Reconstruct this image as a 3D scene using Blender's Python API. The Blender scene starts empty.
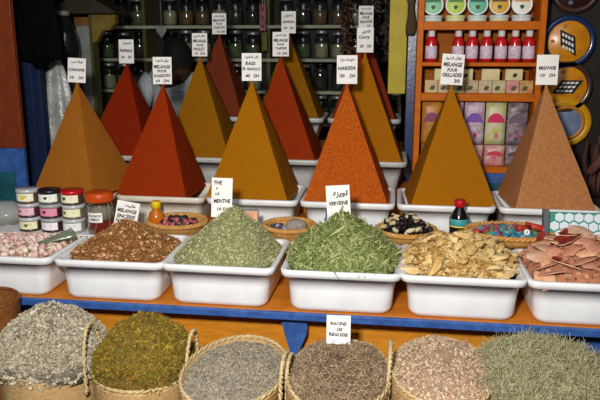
import bpy, math, random
from mathutils import Vector, Matrix, noise as mnoise
R = random.Random(7)
C = bpy.context.scene.collection
PI = math.pi
rad = math.radians

# ------------------------------------------------------------------ materials
def srgb(c):
    if isinstance(c, str):
        c = [int(c[i:i+2], 16) / 255 for i in (0, 2, 4)]
    return tuple(((v / 12.92) if v <= .04045 else ((v + .055) / 1.055) ** 2.4) for v in c) + (1.0,)

MATS = {}
def mat(name, col, col2=None, rough=.8, scale=60, bump=0, bscale=None, island=0, metal=0, spec=.3, detail=6, stretch=None, cols=None, dist=.004, sat=None):
    """col..col2 mixed by noise; island = brightness spread per piece; cols = palette picked per piece."""
    if name in MATS: return MATS[name]
    m = bpy.data.materials.new(name); m.use_nodes = True
    nt = m.node_tree; N = nt.nodes; L = nt.links
    b = N['Principled BSDF']
    b.inputs['Roughness'].default_value = rough
    b.inputs['Metallic'].default_value = metal
    b.inputs['Specular IOR Level'].default_value = spec
    b.inputs['Base Color'].default_value = srgb(col)
    tc = N.new('ShaderNodeTexCoord'); vec = tc.outputs['Object']
    if stretch:
        mp = N.new('ShaderNodeMapping'); mp.inputs['Scale'].default_value = stretch
        L.new(vec, mp.inputs['Vector']); vec = mp.outputs['Vector']
    out = None
    if cols:
        g = N.new('ShaderNodeNewGeometry'); cr = N.new('ShaderNodeValToRGB'); cr.color_ramp.interpolation = 'LINEAR'
        e = cr.color_ramp.elements
        while len(e) < len(cols): e.new(.5)
        for i, c in enumerate(cols):
            e[i].position = i / (len(cols) - 1); e[i].color = srgb(c)
        L.new(g.outputs['Random Per Island'], cr.inputs['Fac']); out = cr.outputs['Color']
    if col2:
        n = N.new('ShaderNodeTexNoise'); n.inputs['Scale'].default_value = scale; n.inputs['Detail'].default_value = detail
        n.inputs['Roughness'].default_value = .65
        L.new(vec, n.inputs['Vector'])
        cr = N.new('ShaderNodeValToRGB'); cr.color_ramp.elements[0].position = .36; cr.color_ramp.elements[1].position = .64
        cr.color_ramp.elements[0].color = srgb(col); cr.color_ramp.elements[1].color = srgb(col2)
        L.new(n.outputs['Fac'], cr.inputs['Fac'])
        if out is None: out = cr.outputs['Color']
        else:
            mx = N.new('ShaderNodeMix'); mx.data_type = 'RGBA'; mx.inputs[0].default_value = .4
            L.new(out, mx.inputs[6]); L.new(cr.outputs['Color'], mx.inputs[7]); out = mx.outputs[2]
    if island:
        g = N.new('ShaderNodeNewGeometry'); h = N.new('ShaderNodeHueSaturation')
        mr = N.new('ShaderNodeMapRange'); mr.inputs['To Min'].default_value = 1 - island; mr.inputs['To Max'].default_value = 1 + island
        L.new(g.outputs['Random Per Island'], mr.inputs['Value']); L.new(mr.outputs['Result'], h.inputs['Value'])
        if out is None: h.inputs['Color'].default_value = srgb(col)
        else: L.new(out, h.inputs['Color'])
        out = h.outputs['Color']
    if out is not None: L.new(out, b.inputs['Base Color'])
    if bump:
        n = N.new('ShaderNodeTexNoise'); n.inputs['Scale'].default_value = bscale or scale * 3; n.inputs['Detail'].default_value = 5
        L.new(vec, n.inputs['Vector'])
        bp = N.new('ShaderNodeBump'); bp.inputs['Strength'].default_value = bump; bp.inputs['Distance'].default_value = dist
        L.new(n.outputs['Fac'], bp.inputs['Height']); L.new(bp.outputs['Normal'], b.inputs['Normal'])
    MATS[name] = m
    return m

def glassmat(name, tint='ffffff', gloss=.12, rough=.05):
    m = bpy.data.materials.new(name); m.use_nodes = True
    nt = m.node_tree; N = nt.nodes; L = nt.links
    N.remove(N['Principled BSDF']); o = N['Material Output']
    t = N.new('ShaderNodeBsdfTransparent'); t.inputs['Color'].default_value = srgb(tint)
    g = N.new('ShaderNodeBsdfGlossy'); g.inputs['Roughness'].default_value = rough
    lw = N.new('ShaderNodeLayerWeight'); lw.inputs['Blend'].default_value = .35
    mr = N.new('ShaderNodeMapRange'); mr.inputs['To Min'].default_value = gloss * .5; mr.inputs['To Max'].default_value = min(1, gloss * 4)
    mx = N.new('ShaderNodeMixShader')
    L.new(lw.outputs['Facing'], mr.inputs['Value']); L.new(mr.outputs['Result'], mx.inputs['Fac'])
    L.new(t.outputs[0], mx.inputs[1]); L.new(g.outputs[0], mx.inputs[2]); L.new(mx.outputs[0], o.inputs['Surface'])
    MATS[name] = m
    return m

def plasticfilm(name, col, alpha, rough=.15):
    m = bpy.data.materials.new(name); m.use_nodes = True
    nt = m.node_tree; N = nt.nodes; L = nt.links
    b = N['Principled BSDF']; b.inputs['Base Color'].default_value = srgb(col); b.inputs['Roughness'].default_value = rough
    b.inputs['Alpha'].default_value = alpha; b.inputs['Specular IOR Level'].default_value = .8
    MATS[name] = m
    return m

# ------------------------------------------------------------------ mesh builder
class MB:
    def __init__(s): s.v = []; s.f = []; s.m = []; s.sm = []
    def add(s, vs, fs, mi=0, smooth=False):
        b = len(s.v); s.v += [tuple(v) for v in vs]
        for f in fs:
            s.f.append(tuple(b + i for i in f)); s.m.append(mi); s.sm.append(smooth)
        return s
    def box(s, x0, x1, y0, y1, z0, z1, mi=0, bev=0):
        if bev <= 0:
            vs = [(x, y, z) for z in (z0, z1) for y in (y0, y1) for x in (x0, x1)]
            return s.add(vs, [(0, 2, 3, 1), (4, 5, 7, 6), (0, 1, 5, 4), (2, 6, 7, 3), (0, 4, 6, 2), (1, 3, 7, 5)], mi)
        b = bev; rings = []
        for z, i in ((z0, b), (z0 + b, 0), (z1 - b, 0), (z1, b)):
            rings.append([(x0 + i + (b if i == 0 else 0), y0 + i, z), (x1 - i - (b if i == 0 else 0), y0 + i, z),
                          (x1 - i, y0 + i + (b if i == 0 else 0), z), (x1 - i, y1 - i - (b if i == 0 else 0), z),
                          (x1 - i - (b if i == 0 else 0), y1 - i, z), (x0 + i + (b if i == 0 else 0), y1 - i, z),
                          (x0 + i, y1 - i - (b if i == 0 else 0), z), (x0 + i, y0 + i + (b if i == 0 else 0), z)])
        return s.loft(rings, mi, False)
    def loft(s, rings, mi=0, smooth=True, cap0=True, cap1=True, closed=True):
        n = len(rings[0]); vs = [p for r in rings for p in r]; fs = []
        for k in range(len(rings) - 1):
            for i in range(n if closed else n - 1):
                j = (i + 1) % n
                fs.append((k*n+i, k*n+j, (k+1)*n+j, (k+1)*n+i))
        if cap0: fs.append(tuple(reversed(range(n))))
        if cap1: fs.append(tuple((len(rings)-1)*n + i for i in range(n)))
        return s.add(vs, fs, mi, smooth)
    def lathe(s, prof, c=(0, 0, 0), seg=24, mi=0, smooth=True, sx=1, sy=1, cap0=True, cap1=True, axis='z', wob=0):
        rings = []
        for r, z in prof:
            ring = []
            for i in range(seg):
                a = 2*PI*i/seg; rr = r * (1 + (R.uniform(-wob, wob) if wob else 0))
                p = (rr*math.cos(a)*sx, rr*math.sin(a)*sy, z)
                if axis == 'y': p = (p[0], -p[2], p[1])
                elif axis == 'x': p = (p[2], p[0], p[1])
                ring.append((p[0]+c[0], p[1]+c[1], p[2]+c[2]))
            rings.append(ring)
        return s.loft(rings, mi, smooth, cap0, cap1)
    def tube(s, pts, r, seg=6, mi=0, smooth=True, closed=False):
        pts = [Vector(p) for p in pts]; n = len(pts); rings = []
        rs = r if isinstance(r, (list, tuple)) else [r]*n
        up = Vector((0, 0, 1))
        for i, p in enumerate(pts):
            a = pts[(i-1) % n] if (closed or i > 0) else p
            b = pts[(i+1) % n] if (closed or i < n-1) else p
            t = (b - a).normalized()
            u = t.cross(up)
            if u.length < .05: u = t.cross(Vector((0, 1, 0)))
            u.normalize(); w = u.cross(t)
            rings.append([p + (u*math.cos(2*PI*k/seg) + w*math.sin(2*PI*k/seg))*rs[i] for k in range(seg)])
        if closed: rings.append(rings[0])
        return s.loft(rings, mi, smooth, not closed, not closed)
    def blob(s, c, r, M=None, su=8, sv=6, mi=0, jit=0, smooth=True):
        M = M or Matrix.Identity(3); rings = []
        for k in range(1, sv):
            ph = PI*k/sv
            rings.append([Vector(c) + M @ Vector((r[0]*math.sin(ph)*math.cos(2*PI*i/su)*(1+R.uniform(-jit, jit)),
                          r[1]*math.sin(ph)*math.sin(2*PI*i/su)*(1+R.uniform(-jit, jit)), -r[2]*math.cos(ph))) for i in range(su)])
        return s.loft(rings, mi, smooth)
    def build(s, name, mats, parent=None, loc=None, rot=None):
        me = bpy.data.meshes.new(name); me.from_pydata(s.v, [], s.f)
        if not isinstance(mats, (list, tuple)): mats = [mats]
        for m in mats: me.materials.append(m)
        me.polygons.foreach_set('material_index', s.m); me.polygons.foreach_set('use_smooth', s.sm)
        me.update()
        o = bpy.data.objects.new(name, me); C.objects.link(o)
        if parent: o.parent = parent
        if loc: o.location = loc
        if rot: o.rotation_euler = rot
        return o

def tag(o, label=None, cat=None, group=None, kind=None):
    if label: o['label'] = label
    if cat: o['category'] = cat
    if group: o['group'] = group
    if kind: o['kind'] = kind
    return o
def empty(name, loc, rz=0, rot=None):
    o = bpy.data.objects.new(name, None); C.objects.link(o); o.location = loc; o.empty_display_size = .05
    o.rotation_euler = rot or (0, 0, rz)
    return o
def dup(o, loc=None, rot=None, label=None, group=None, scale=None):
    c = o.copy(); C.objects.link(c)
    if loc is not None: c.location = loc
    if rot is not None: c.rotation_euler = rot
    if scale is not None: c.scale = scale
    if label: c['label'] = label
    if group: c['group'] = group
    def rec(src, dst):
        for ch in [x for x in src.children]:
            d = ch.copy(); C.objects.link(d); d.parent = dst; rec(ch, d)
    rec(o, c)
    return c

# ------------------------------------------------------------------ lettering (meshes from the built-in font)
AR = {'ا':('FE8D','FE8E','FE8D','FE8E'),'ب':('FE8F','FE90','FE91','FE92'),'ت':('FE95','FE96','FE97','FE98'),'ة':('FE93','FE94','FE93','FE94'),
 'خ':('FEA5','FEA6','FEA7','FEA8'),'د':('FEA9','FEAA','FEA9','FEAA'),'ر':('FEAD','FEAE','FEAD','FEAE'),'ز':('FEAF','FEB0','FEAF','FEB0'),
 'س':('FEB1','FEB2','FEB3','FEB4'),'ع':('FEC9','FECA','FECB','FECC'),'ف':('FED1','FED2','FED3','FED4'),'ق':('FED5','FED6','FED7','FED8'),
 'ك':('FED9','FEDA','FEDB','FEDC'),'ل':('FEDD','FEDE','FEDF','FEE0'),'م':('FEE1','FEE2','FEE3','FEE4'),'ن':('FEE5','FEE6','FEE7','FEE8'),
 'ه':('FEE9','FEEA','FEEB','FEEC'),'و':('FEED','FEEE','FEED','FEEE'),'ي':('FEF1','FEF2','FEF3','FEF4'),'ح':('FEA1','FEA2','FEA3','FEA4'),
 'ص':('FEB9','FEBA','FEBB','FEBC'),'ط':('FEC1','FEC2','FEC3','FEC4'),'ج':('FE9D','FE9E','FE9F','FEA0'),'ش':('FEB5','FEB6','FEB7','FEB8')}
NOJ = 'ادرزوة '
def arab(t):
    out = []
    for i, ch in enumerate(t):
        if ch not in AR: out.append(ch); continue
        pj = i > 0 and t[i-1] in AR and t[i-1] not in NOJ
        nj = i < len(t)-1 and t[i+1] in AR and ch not in NOJ
        out.append(chr(int(AR[ch][(3 if pj and nj else 1 if pj else 2 if nj else 0)], 16)))
    return ''.join(reversed(out))

_tc = {}
def textverts(t):
    if t in _tc: return _tc[t]
    cu = bpy.data.curves.new('tmp', 'FONT'); cu.body = t; cu.size = 1; cu.offset = .034; cu.resolution_u = 2
    o = bpy.data.objects.new('tmp', cu); C.objects.link(o)
    dg = bpy.context.evaluated_depsgraph_get(); dg.update()
    me = bpy.data.meshes.new_from_object(o.evaluated_get(dg))
    vs = [tuple(v.co) for v in me.vertices]; fs = [tuple(p.vertices) for p in me.polygons]
    bpy.data.objects.remove(o); bpy.data.curves.remove(cu); bpy.data.meshes.remove(me)
    xs = [v[0] for v in vs] or [0]; ys = [v[1] for v in vs] or [0]
    x0, x1, y0, y1 = min(xs), max(xs), min(ys), max(ys)
    _tc[t] = ([((v[0]-(x0+x1)/2), (v[1]-(y0+y1)/2)) for v in vs], fs, x1-x0, y1-y0)
    return _tc[t]
def lettering(lines, w, h, mb=None, y=-.0012, mi=0, hand=True):
    """lines: (text, centre x, centre z as a fraction of the card from its bottom, width, height) all fractions of card"""
    mb = mb or MB()
    for t, cx, cz, lw, lh in lines:
        vs, fs, tw, th = textverts(t)
        if not vs: continue
        sx = lw*w/max(tw, 1e-6); sz = lh*h/max(th, 1e-6)
        a = R.uniform(-.05, .05) if hand else 0; sh = .12 if hand else 0
        pts = []
        for x, z in vs:
            X = x*sx + z*sz*sh; Z = z*sz + math.sin(X*90)*.0004*(1 if hand else 0)
            pts.append((cx*w + X*math.cos(a) - Z*math.sin(a), y, cz*h + X*math.sin(a) + Z*math.cos(a)))
        mb.add(pts, fs, mi)
    return mb

# ------------------------------------------------------------------ palette
M = {}
M['white'] = mat('white_plastic', 'f3f3f2', 'e6e6e6', rough=.35, scale=9, spec=.5)
M['cream'] = mat('cream_plastic', 'ece0cc', 'd8cdbd', rough=.35, scale=9, spec=.5)
M['greyplastic'] = mat('grey_plastic', 'c9cac6', 'b2b3ae', rough=.4, scale=14, spec=.4)
M['orange'] = mat('orange_paint', 'd68a22', 'c27816', rough=.5, scale=14, bump=.15, bscale=40, spec=.4, stretch=(1, 6, 6))
M['orangetop'] = mat('orange_tabletop_paint', 'd2822c', 'bd6c1c', rough=.5, scale=10, bump=.2, bscale=60, spec=.2)
M['shelforange'] = mat('orange_shelf_paint', 'c8680c', 'b45a08', rough=.5, scale=12, bump=.1, bscale=30, spec=.12, stretch=(1, 4, 4))
M['backorange'] = mat('orange_back_panel', 'a86018', '904c10', rough=.6, spec=.1, scale=14, stretch=(1, 6, 8))
M['yellowboard'] = mat('yellow_ochre_paint', 'c2ae26', 'ac981c', rough=.55, scale=8, bump=.1, bscale=40)
M['ochre'] = mat('ochre_panel', 'cf8f28', 'bf7c1c', rough=.55, scale=8)
M['blue'] = mat('blue_paint', '3a62a4', '264a88', rough=.45, scale=30, bump=.2, bscale=80, spec=.5)
M['bluepost'] = mat('glossy_blue_paint', '172f66', '10224e', rough=.3, scale=30, bump=.2, bscale=60, spec=.6)
M['bluedark'] = mat('navy_paint', '15254c', '101c3c', rough=.5, scale=20, bump=.2, bscale=60, spec=.4)
M['teal'] = mat('teal_paint', '1d5a62', '174a54', rough=.5, scale=12)
M['brownorange'] = mat('brown_orange_paint', '7c3410', '66280c', rough=.5, scale=12, bump=.15, bscale=40, stretch=(4, 4, 1))
M['dark'] = mat('dark_wood', '221a12', '17110c', rough=.6, scale=14)
M['black'] = mat('black_cloth', '0b0b0c', '111113', rough=.9, scale=40, bump=.3)
M['blackink'] = mat('black_ink', '15131a', rough=.7)
M['card'] = mat('white_card', 'f3efe8', 'e9e4dc', rough=.7, scale=25)
M['olive'] = mat('olive_paint', '56542c', '484624', rough=.6, scale=14)
M['greypaint'] = mat('grey_paint', '8f918c', '7b7d79', rough=.6, scale=10)
M['greygreen'] = mat('grey_green_shelf_paint', 'a4a88e', '8a8e76', rough=.6, scale=10)
M['wicker'] = mat('tan_wicker', 'd3a05a', 'b98442', rough=.75, scale=60, bump=.5, bscale=140, dist=.003)
M['palm'] = mat('palm_weave', 'c9a673', 'a98753', rough=.85, scale=55, bump=.6, bscale=160, dist=.004, stretch=(1, 1, 3))
M['palmrope'] = mat('palm_rope', 'd2ba8c', 'b29a6c', rough=.85, scale=80, bump=.6, bscale=180)
M['brownwicker'] = mat('brown_wicker', '8a5524', '6d3f18', rough=.8, scale=60, bump=.6, bscale=140)
M['wood'] = mat('bare_wood', 'a88454', '8a6a40', rough=.7, scale=20)
M['glass'] = glassmat('clear_glass', 'eef4f2', .16)
M['glassgrey'] = glassmat('smoky_glass', '9aa39c', .12)
M['film'] = plasticfilm('clear_film', 'dfe3e0', .45)
M['greenfilm'] = plasticfilm('green_film', '7c8a6c', .8)
M['metal'] = mat('tin_lid', 'a9abad', '8d8f92', rough=.35, scale=30, metal=.7)
M['skin'] = mat('brown_skin', '5a3a28', '4e3222', rough=.6, scale=20)
M['hair'] = mat('black_hair', '0d0b0a', '16120f', rough=.8, scale=90, bump=.6)
M['shirt'] = mat('grey_striped_cloth', 'c4c8ca', 'a2a8ac', rough=.9, scale=16, bump=.3, bscale=30, stretch=(6, 6, .6))

def plain(c, rough=.5, name=None, spec=.4):
    n = name or 'paint_' + c
    return mat(n, c, rough=rough, spec=spec)

# ------------------------------------------------------------------ the room
def struct(name, mb, m): return tag(mb.build(name, m), kind='structure')
struct('floor', MB().box(-3, 2.2, -1, 5.6, -.06, 0), mat('stone_floor', '4a4540', '37332f', scale=8, bump=.3))
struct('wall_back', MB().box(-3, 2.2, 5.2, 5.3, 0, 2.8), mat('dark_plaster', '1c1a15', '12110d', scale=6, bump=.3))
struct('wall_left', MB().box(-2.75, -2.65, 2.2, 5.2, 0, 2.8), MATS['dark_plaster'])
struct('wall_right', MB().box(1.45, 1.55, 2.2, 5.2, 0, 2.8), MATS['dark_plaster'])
struct('ceiling', MB().box(-3, 2.2, 2.5, 5.3, 2.8, 2.9), M['dark'])  # unseen ceiling, put in to keep the back of the stall dark

# ------------------------------------------------------------------ the stall table
TZ = .80
tb = tag(empty('stall_table', (-.3, 2.4, 0)), 'long painted stall table with a blue front edge carrying the white tubs', 'table')
def P(x, y): return (x + .3, y - 2.4)
mb = MB(); mb.box(-1.6, 1.65, -.195, .22, TZ-.025, TZ, 0, .003); mb.build('table_top', M['orangetop'], tb)
mb = MB(); mb.box(-1.6, 1.65, -.215, -.195, TZ-.026, TZ+.001, 0, .003)
mb.build('front_edge', M['blue'], tb)
def bracket(x):   # tapering blue leg bracket
    b = MB(); y0, y1 = -.16, -.11
    pts = [(-.05, TZ-.03), (.05, TZ-.03), (.045, .70), (.012, .62), (.0, .605), (-.012, .62), (-.035, .70)]
    b.loft([[(x+p[0], y0, p[1]) for p in pts], [(x+p[0], y1, p[1]) for p in pts]], 0, False)
    b.box(x-.012, x+.012, y0+.01, y1-.005, 0, .63)
    return b
for x in (-1.45, -.042, 1.35): bracket(x).build('leg', M['blue'], tb)
mb = MB(); mb.box(-.92, .45, -.09, -.075, .12, TZ-.03); mb.build('back_panel', M['orange'], tb)
mb = MB(); mb.box(.452, .86, -.09, -.075, .12, TZ-.03); tag(mb.build('back_panel', M['ochre'], tb), 'yellow ochre panel')
for a, b_ in ((-1.6, -.922), (.862, 1.6)):
    mb = MB(); mb.box(a, b_, -.09, -.075, .12, TZ-.03); tag(mb.build('back_panel', M['blue'], tb), 'blue panel')

def step(x0, x1, y0, y1, z, label):
    s = tag(empty('display_step', ((x0+x1)/2, y0, 0)), label, 'display step')
    w = (x1-x0)/2
    b = MB(); b.box(-w, w, 0, y1-y0, z-.02, z, 0, .002); b.build('step_top', M['orangetop'], s)
    b = MB(); b.box(-w, w, .003, .018, 0, z-.02); b.build('riser', M['orange'], s)
    b = MB(); b.box(-w, w, y1-y0-.018, y1-y0-.003, 0, z-.02); b.build('back_board', M['orange'], s)
step(-1.69, 1.1, 2.622, 3.225, .90, 'low orange display step behind the front tubs, carrying six spice pyramids and the small trays')
step(-1.625, .075, 3.228, 3.66, .985, 'middle orange display step behind the six nearest spice pyramids')
step(-1.26, .035, 3.664, 4.07, 1.145, 'top orange display step under the three furthest spice pyramids')

# ------------------------------------------------------------------ tubs
def rrect(hx, hy, r, z, n=5):
    pts = []
    for cx, cy, a0 in ((hx-r, -hy+r, -PI/2), (hx-r, hy-r, 0), (-hx+r, hy-r, PI/2), (-hx+r, -hy+r, PI)):
        for k in range(n+1):
            a = a0 + PI/2*k/n; pts.append((cx + r*math.cos(a), cy + r*math.sin(a), z))
    return pts
def tubmesh(h, hx=.205, hy=.172, bx=.172, by=.140):
    b = MB()
    rings = [rrect(bx-.02, by-.02, .03, 0), rrect(bx-.004, by-.004, .04, .004), rrect(bx+.004, by+.004, .042, .02)]
    wx, wy = hx-.016, hy-.016
    rings += [rrect(bx+(wx-bx)*t, by+(wy-by)*t, .042, .02+(h-.04)*t) for t in (.5, 1)]
    rings += [rrect(wx+.003, wy+.003, .034, h-.027), rrect(hx-.002, hy-.002, .034, h-.025), rrect(hx+.001, hy+.001, .035, h-.004), rrect(hx-.003, hy-.003, .033, h),
              rrect(hx-.012, hy-.012, .03, h), rrect(wx-.006, wy-.006, .03, h-.008), rrect(wx-.012, wy-.012, .03, h-.05), rrect(bx-.004, by-.004, .036, .01)]
    return b.loft(rings, 0, True)
tub0 = tubmesh(.155, .208, .190, .174, .166).build('plastic_tub', M['white'])
TUBX = [-1.440, -1.014, -.610, -.178, .236, .652]
TUBY = 2.383
tl = ['white plastic tub of pinkish dried buds, leftmost on the table front', 'white plastic tub of brown herb mix behind the natural mix sign\'s foot',
      'white plastic tub of fine green mint leaves in the front row', 'white plastic tub of long green verbena leaves in the front row',
      'white plastic tub of straw-coloured dried fruits in the front row', 'white plastic tub of pinkish brown peel pieces, rightmost of the front row']
tl[1] = 'white plastic tub of reddish brown herb mix in the front row'
G1 = 'white tubs in the front row'
for i, x in enumerate(TUBX):
    o = tub0 if i == 0 else dup(tub0)
    o.location = (x, TUBY + R.uniform(-.003, .003), TZ + .0005); o.rotation_euler = (0, 0, [0, .012, -.008, .01, 0, .005][i])
    o.scale = ([1, 1, .985, 1, 1, 1][i], 1, 1)
    tag(o, tl[i], 'tub', G1)
tub2 = tubmesh(.147, .205, .178, .17, .145)
t2o = tub2.build('plastic_tub', M['cream'])
pc = ['ochre coriander pyramid', 'bright red-orange fish-spice pyramid', 'mustard yellow pyramid signed RASS EL HANOUT', 'speckled orange harissa pyramid', 'mustard yellow pyramid beside the orange shelf', 'pinkish tan pyramid, rightmost']
X2 = [-1.464, -1.044, -.624, -.204, .216, .640]
Y2, Z2 = 3.013, .9005
for i, x in enumerate(X2):
    o = t2o if i == 0 else dup(t2o)
    o.location = (x, Y2, Z2)
    if i > 1:
        if i == 2: me2 = o.data.copy(); me2.materials[0] = M['white']
        o.data = me2
    tag(o, 'shallow pale tub under the ' + pc[i], 'tub', 'tubs under the nearest pyramids')
t3o = tubmesh(.17, .202, .178, .15, .13).build('plastic_tub', M['greyplastic'])
pc3 = ['dark red paprika pyramid', 'ochre poultry-spice pyramid', 'deep red tajine-spice pyramid', 'brown-gold curry pyramid']
X3 = [-1.408, -.988, -.568, -.148]; Y3 = 3.442
for i, x in enumerate(X3):
    o = t3o if i == 0 else dup(t3o)
    o.location = (x, Y3, .9855); tag(o, 'deep pale tub under the ' + pc3[i], 'tub', 'tubs under the middle pyramids')
t4o = tubmesh(.17, .2, .172, .14, .12).build('plastic_tub', M['greyplastic'])
pc4 = ['brownish red couscous-spice pyramid', 'dark gold saffron pyramid', 'small dark red pyramid with the salad sign']
X4 = [-1.02, -.60, -.18]; Y4 = 3.862
for i, x in enumerate(X4):
    o = t4o if i == 0 else dup(t4o)
    o.location = (x, Y4, 1.1455); tag(o, 'deep grey-white tub under the ' + pc4[i], 'tub', 'tubs under the furthest pyramids')

# ------------------------------------------------------------------ spice pyramids
def pyramid(cx, cy, zb, hw, hd, top, m, label, rz=0, group=None, r=.006):
    """top = (x, y, z) of the apex in the world; sides run straight up to it"""
    b = MB(); n = 26; rings = []
    tx, ty, H = top[0]-cx, top[1]-cy, top[2]-zb
    ca, sa = math.cos(rz), math.sin(rz)
    for k in range(n+1):
        t = k/n; s = 1-t; hx = max(hw*s, .004); hy = max(hd*s, .004)
        rr = min(.012, hx*.6); ring = []
        base = []
        q = 5
        cs = [(hx, -hy), (hx, hy), (-hx, hy), (-hx, -hy)]
        for c in range(4):
            a, d = cs[c], cs[(c+1) % 4]
            for j in range(q):
                f = (j + .5)/q if False else j/q
                base.append((a[0]+(d[0]-a[0])*f, a[1]+(d[1]-a[1])*f))
        for j, (x, y) in enumerate(base):
            if j % q == 0: x *= .985; y *= .985
            X, Y = x*ca - y*sa, x*sa + y*ca
            nz = mnoise.noise(Vector((X*14+cx*7, Y*14, t*H*14)))*.0025
            L_ = math.hypot(X, Y) or 1
            ring.append((X*(1+nz/L_)+tx*t, Y*(1+nz/L_)+ty*t, t*H if k else 0))
        rings.append(ring)
    # loose foot of spice spilling onto the tub
    foot = [(p[0]*1.035, p[1]*1.035, -.006) for p in rings[0]]
    b.loft([foot] + rings, 0, False)
    o = b.build('spice_pyramid', m, loc=(cx, cy, zb))
    return tag(o, label, 'spice pyramid', group)
def spice(n, a, b_, rough=.95, bump=.55, **k):
    return mat(n, a, b_, rough=rough, scale=k.pop('scale', 150), bump=bump, bscale=330, spec=.08, dist=.0022, **k)
S = dict(
 cor=spice('coriander_powder', 'b06c24', '985a1a'), fish=spice('red_orange_powder', '983209', '842807'), ras=spice('mustard_powder', 'a86a08', '945a06'),
 har=spice('harissa_powder', '8c3208', 'c8661e', scale=210, bump=.8), gri=spice('gold_brown_powder', 'a8680c', '945a08'), mis=spice('pink_tan_powder', 'bc8050', 'a46a3e', scale=90, bump=.7),
 pap=spice('paprika_powder', '8c280a', '7a1f07'), pou=spice('ochre_powder', '98620c', '865408'), taj=spice('tajine_powder', '96340e', '82290a'), cur=spice('curry_powder', 'a9680e', '96590a'),
 cou=spice('brown_red_powder', '7c3620', '6a2c18'), saf=spice('dark_gold_powder', '94600e', '80520a'), sal=spice('dark_red_powder', '84301a', '6e2611'))
ZB = 1.043; GP = 'nearest row of spice pyramids'
pyramid(-1.475, 3.045, ZB, .172, .172, (-1.487, 3.04, 1.538), S['cor'], 'ochre brown pyramid of powdered coriander, leftmost of the nearest row', rad(-14), GP)
pyramid(-1.090, 3.03, ZB, .168, .168, (-1.070, 3.04, 1.534), S['fish'], 'bright red-orange spice pyramid between the coriander and mustard yellow ones', 0, GP)
pyramid(-.650, 3.04, ZB, .186, .175, (-.653, 3.04, 1.552), S['ras'], 'mustard yellow pyramid of powdered spice under the RASS EL HANOUT sign', 0, GP)
pyramid(-.214, 3.035, ZB, .185, .17, (-.225, 3.04, 1.542), S['har'], 'coarse speckled orange-red pyramid under the HARISSA sign', 0, GP)
pyramid(.235, 3.04, ZB, .180, .172, (.225, 3.04, 1.542), S['gri'], 'gold-brown pyramid of spice standing in front of the orange shelf of bottles', rad(4), GP)
pyramid(.650, 3.045, ZB, .166, .17, (.620, 3.04, 1.545), S['mis'], 'pinkish tan grainy pyramid, rightmost of the nearest row', rad(5), GP)
GP = 'middle row of spice pyramids'; ZB = 1.150
pyramid(-1.425, Y3, ZB, .172, .172, (-1.408, 3.46, 1.614), S['pap'], 'dark red pyramid of powdered paprika under the PAPRIKA sign', 0, GP)
pyramid(-1.0, Y3, ZB, .178, .172, (-1.013, 3.46, 1.651), S['pou'], 'ochre yellow pyramid under the POULET sign beside the standing man', 0, GP)
pyramid(-.57, Y3, ZB, .180, .172, (-.592, 3.46, 1.652), S['taj'], 'deep red pyramid under the TAJINE sign between mustard and harissa pyramids', 0, GP)
pyramid(-.150, Y3, ZB, .182, .172, (-.169, 3.46, 1.672), S['cur'], 'brown-gold pyramid under the CURRY sign beside the yellow board', 0, GP)
GP = 'furthest row of spice pyramids'; ZB = 1.308
pyramid(-1.02, Y4, ZB, .17, .165, (-1.015, 3.87, 1.766), S['cou'], 'brownish red pyramid at the very back under the COUSCOUS sign', 0, GP)
pyramid(-.60, Y4, ZB, .178, .165, (-.617, 3.87, 1.770), S['saf'], 'dark gold pyramid at the very back under the SAFRAN sign', 0, GP)
pyramid(-.185, Y4, ZB, .178, .165, (-.187, 3.87, 1.796), S['sal'], 'small dark red pyramid at the very back under the SALADE sign', 0, GP)

# ------------------------------------------------------------------ hand-lettered signs
def sign(x, y, z, w, h, lines, label, rx=-.10, ry=0, rz=.10, stick=.06, cat='price sign'):
    b = MB(); n = 5; top = []; bot = []
    rings = []
    for i in range(n+1):
        X = -w/2 + w*i/n; bend = .0025*math.sin(PI*i/n)
        rings.append([(X, -bend-.0007, 0), (X, -bend-.0007, h), (X, -bend+.0007, h), (X, -bend+.0007, 0)])
    b.loft(rings, 0, False)
    o = b.build('price_sign', M['card'], loc=(x, y, z), rot=(rx, ry, rz))
    tag(o, label, cat, None)
    if lines: lettering(lines, w, h, y=-.0042).build('lettering', M['blackink'], o)
    s = MB().tube([(0, .003, h*.6), (0, .004, 0), (0, .004, -stick)], .0018, 6); s.build('stick', M['wood'], o)
    return o
A = arab
cor = sign(-1.487, 3.035, 1.536, .083, .112, [(A('قرفة حب'), .02, .84, .62, .15), ('CORIANDRE', 0, .52, .9, .12), ('10', -.25, .2, .22, .12), ('DH', .26, .2, .24, .12)], 'small white card lettered CORIANDRE on the leftmost ochre pyramid', rz=.16, ry=.06)
sign(-1.408, 3.455, 1.612, .078, .122, [(A('تحميرة'), .05, .84, .55, .14), ('PAPRIKA', 0, .53, .85, .13), ('10', -.22, .26, .22, .11), ('DH', .24, .26, .22, .11)], 'small white card lettered PAPRIKA on the dark red pyramid', rz=.12)
sign(-1.070, 3.035, 1.532, .086, .122, [(A('توابل الحوت'), .0, .86, .72, .12), ('MELANGE', 0, .64, .86, .13), ('POUR', 0, .48, .5, .11), ('POISSON', 0, .31, .84, .12), ('10', -.24, .12, .22, .10), ('DH', .22, .12, .3, .11)], 'white card lettered MELANGE POUR POISSON on the red-orange pyramid', rz=.12)
sign(-1.013, 3.455, 1.649, .078, .116, [(A('توابل الدجاج'), 0, .86, .74, .12), ('MELANGE', 0, .66, .84, .13), ('POUR', .05, .48, .45, .10), ('POULET', -.04, .31, .7, .13), ('10', -.2, .12, .2, .1), ('DH', .2, .12, .28, .11)], 'white card lettered MELANGE POUR POULET beside the man\'s head', rz=.1)
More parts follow.
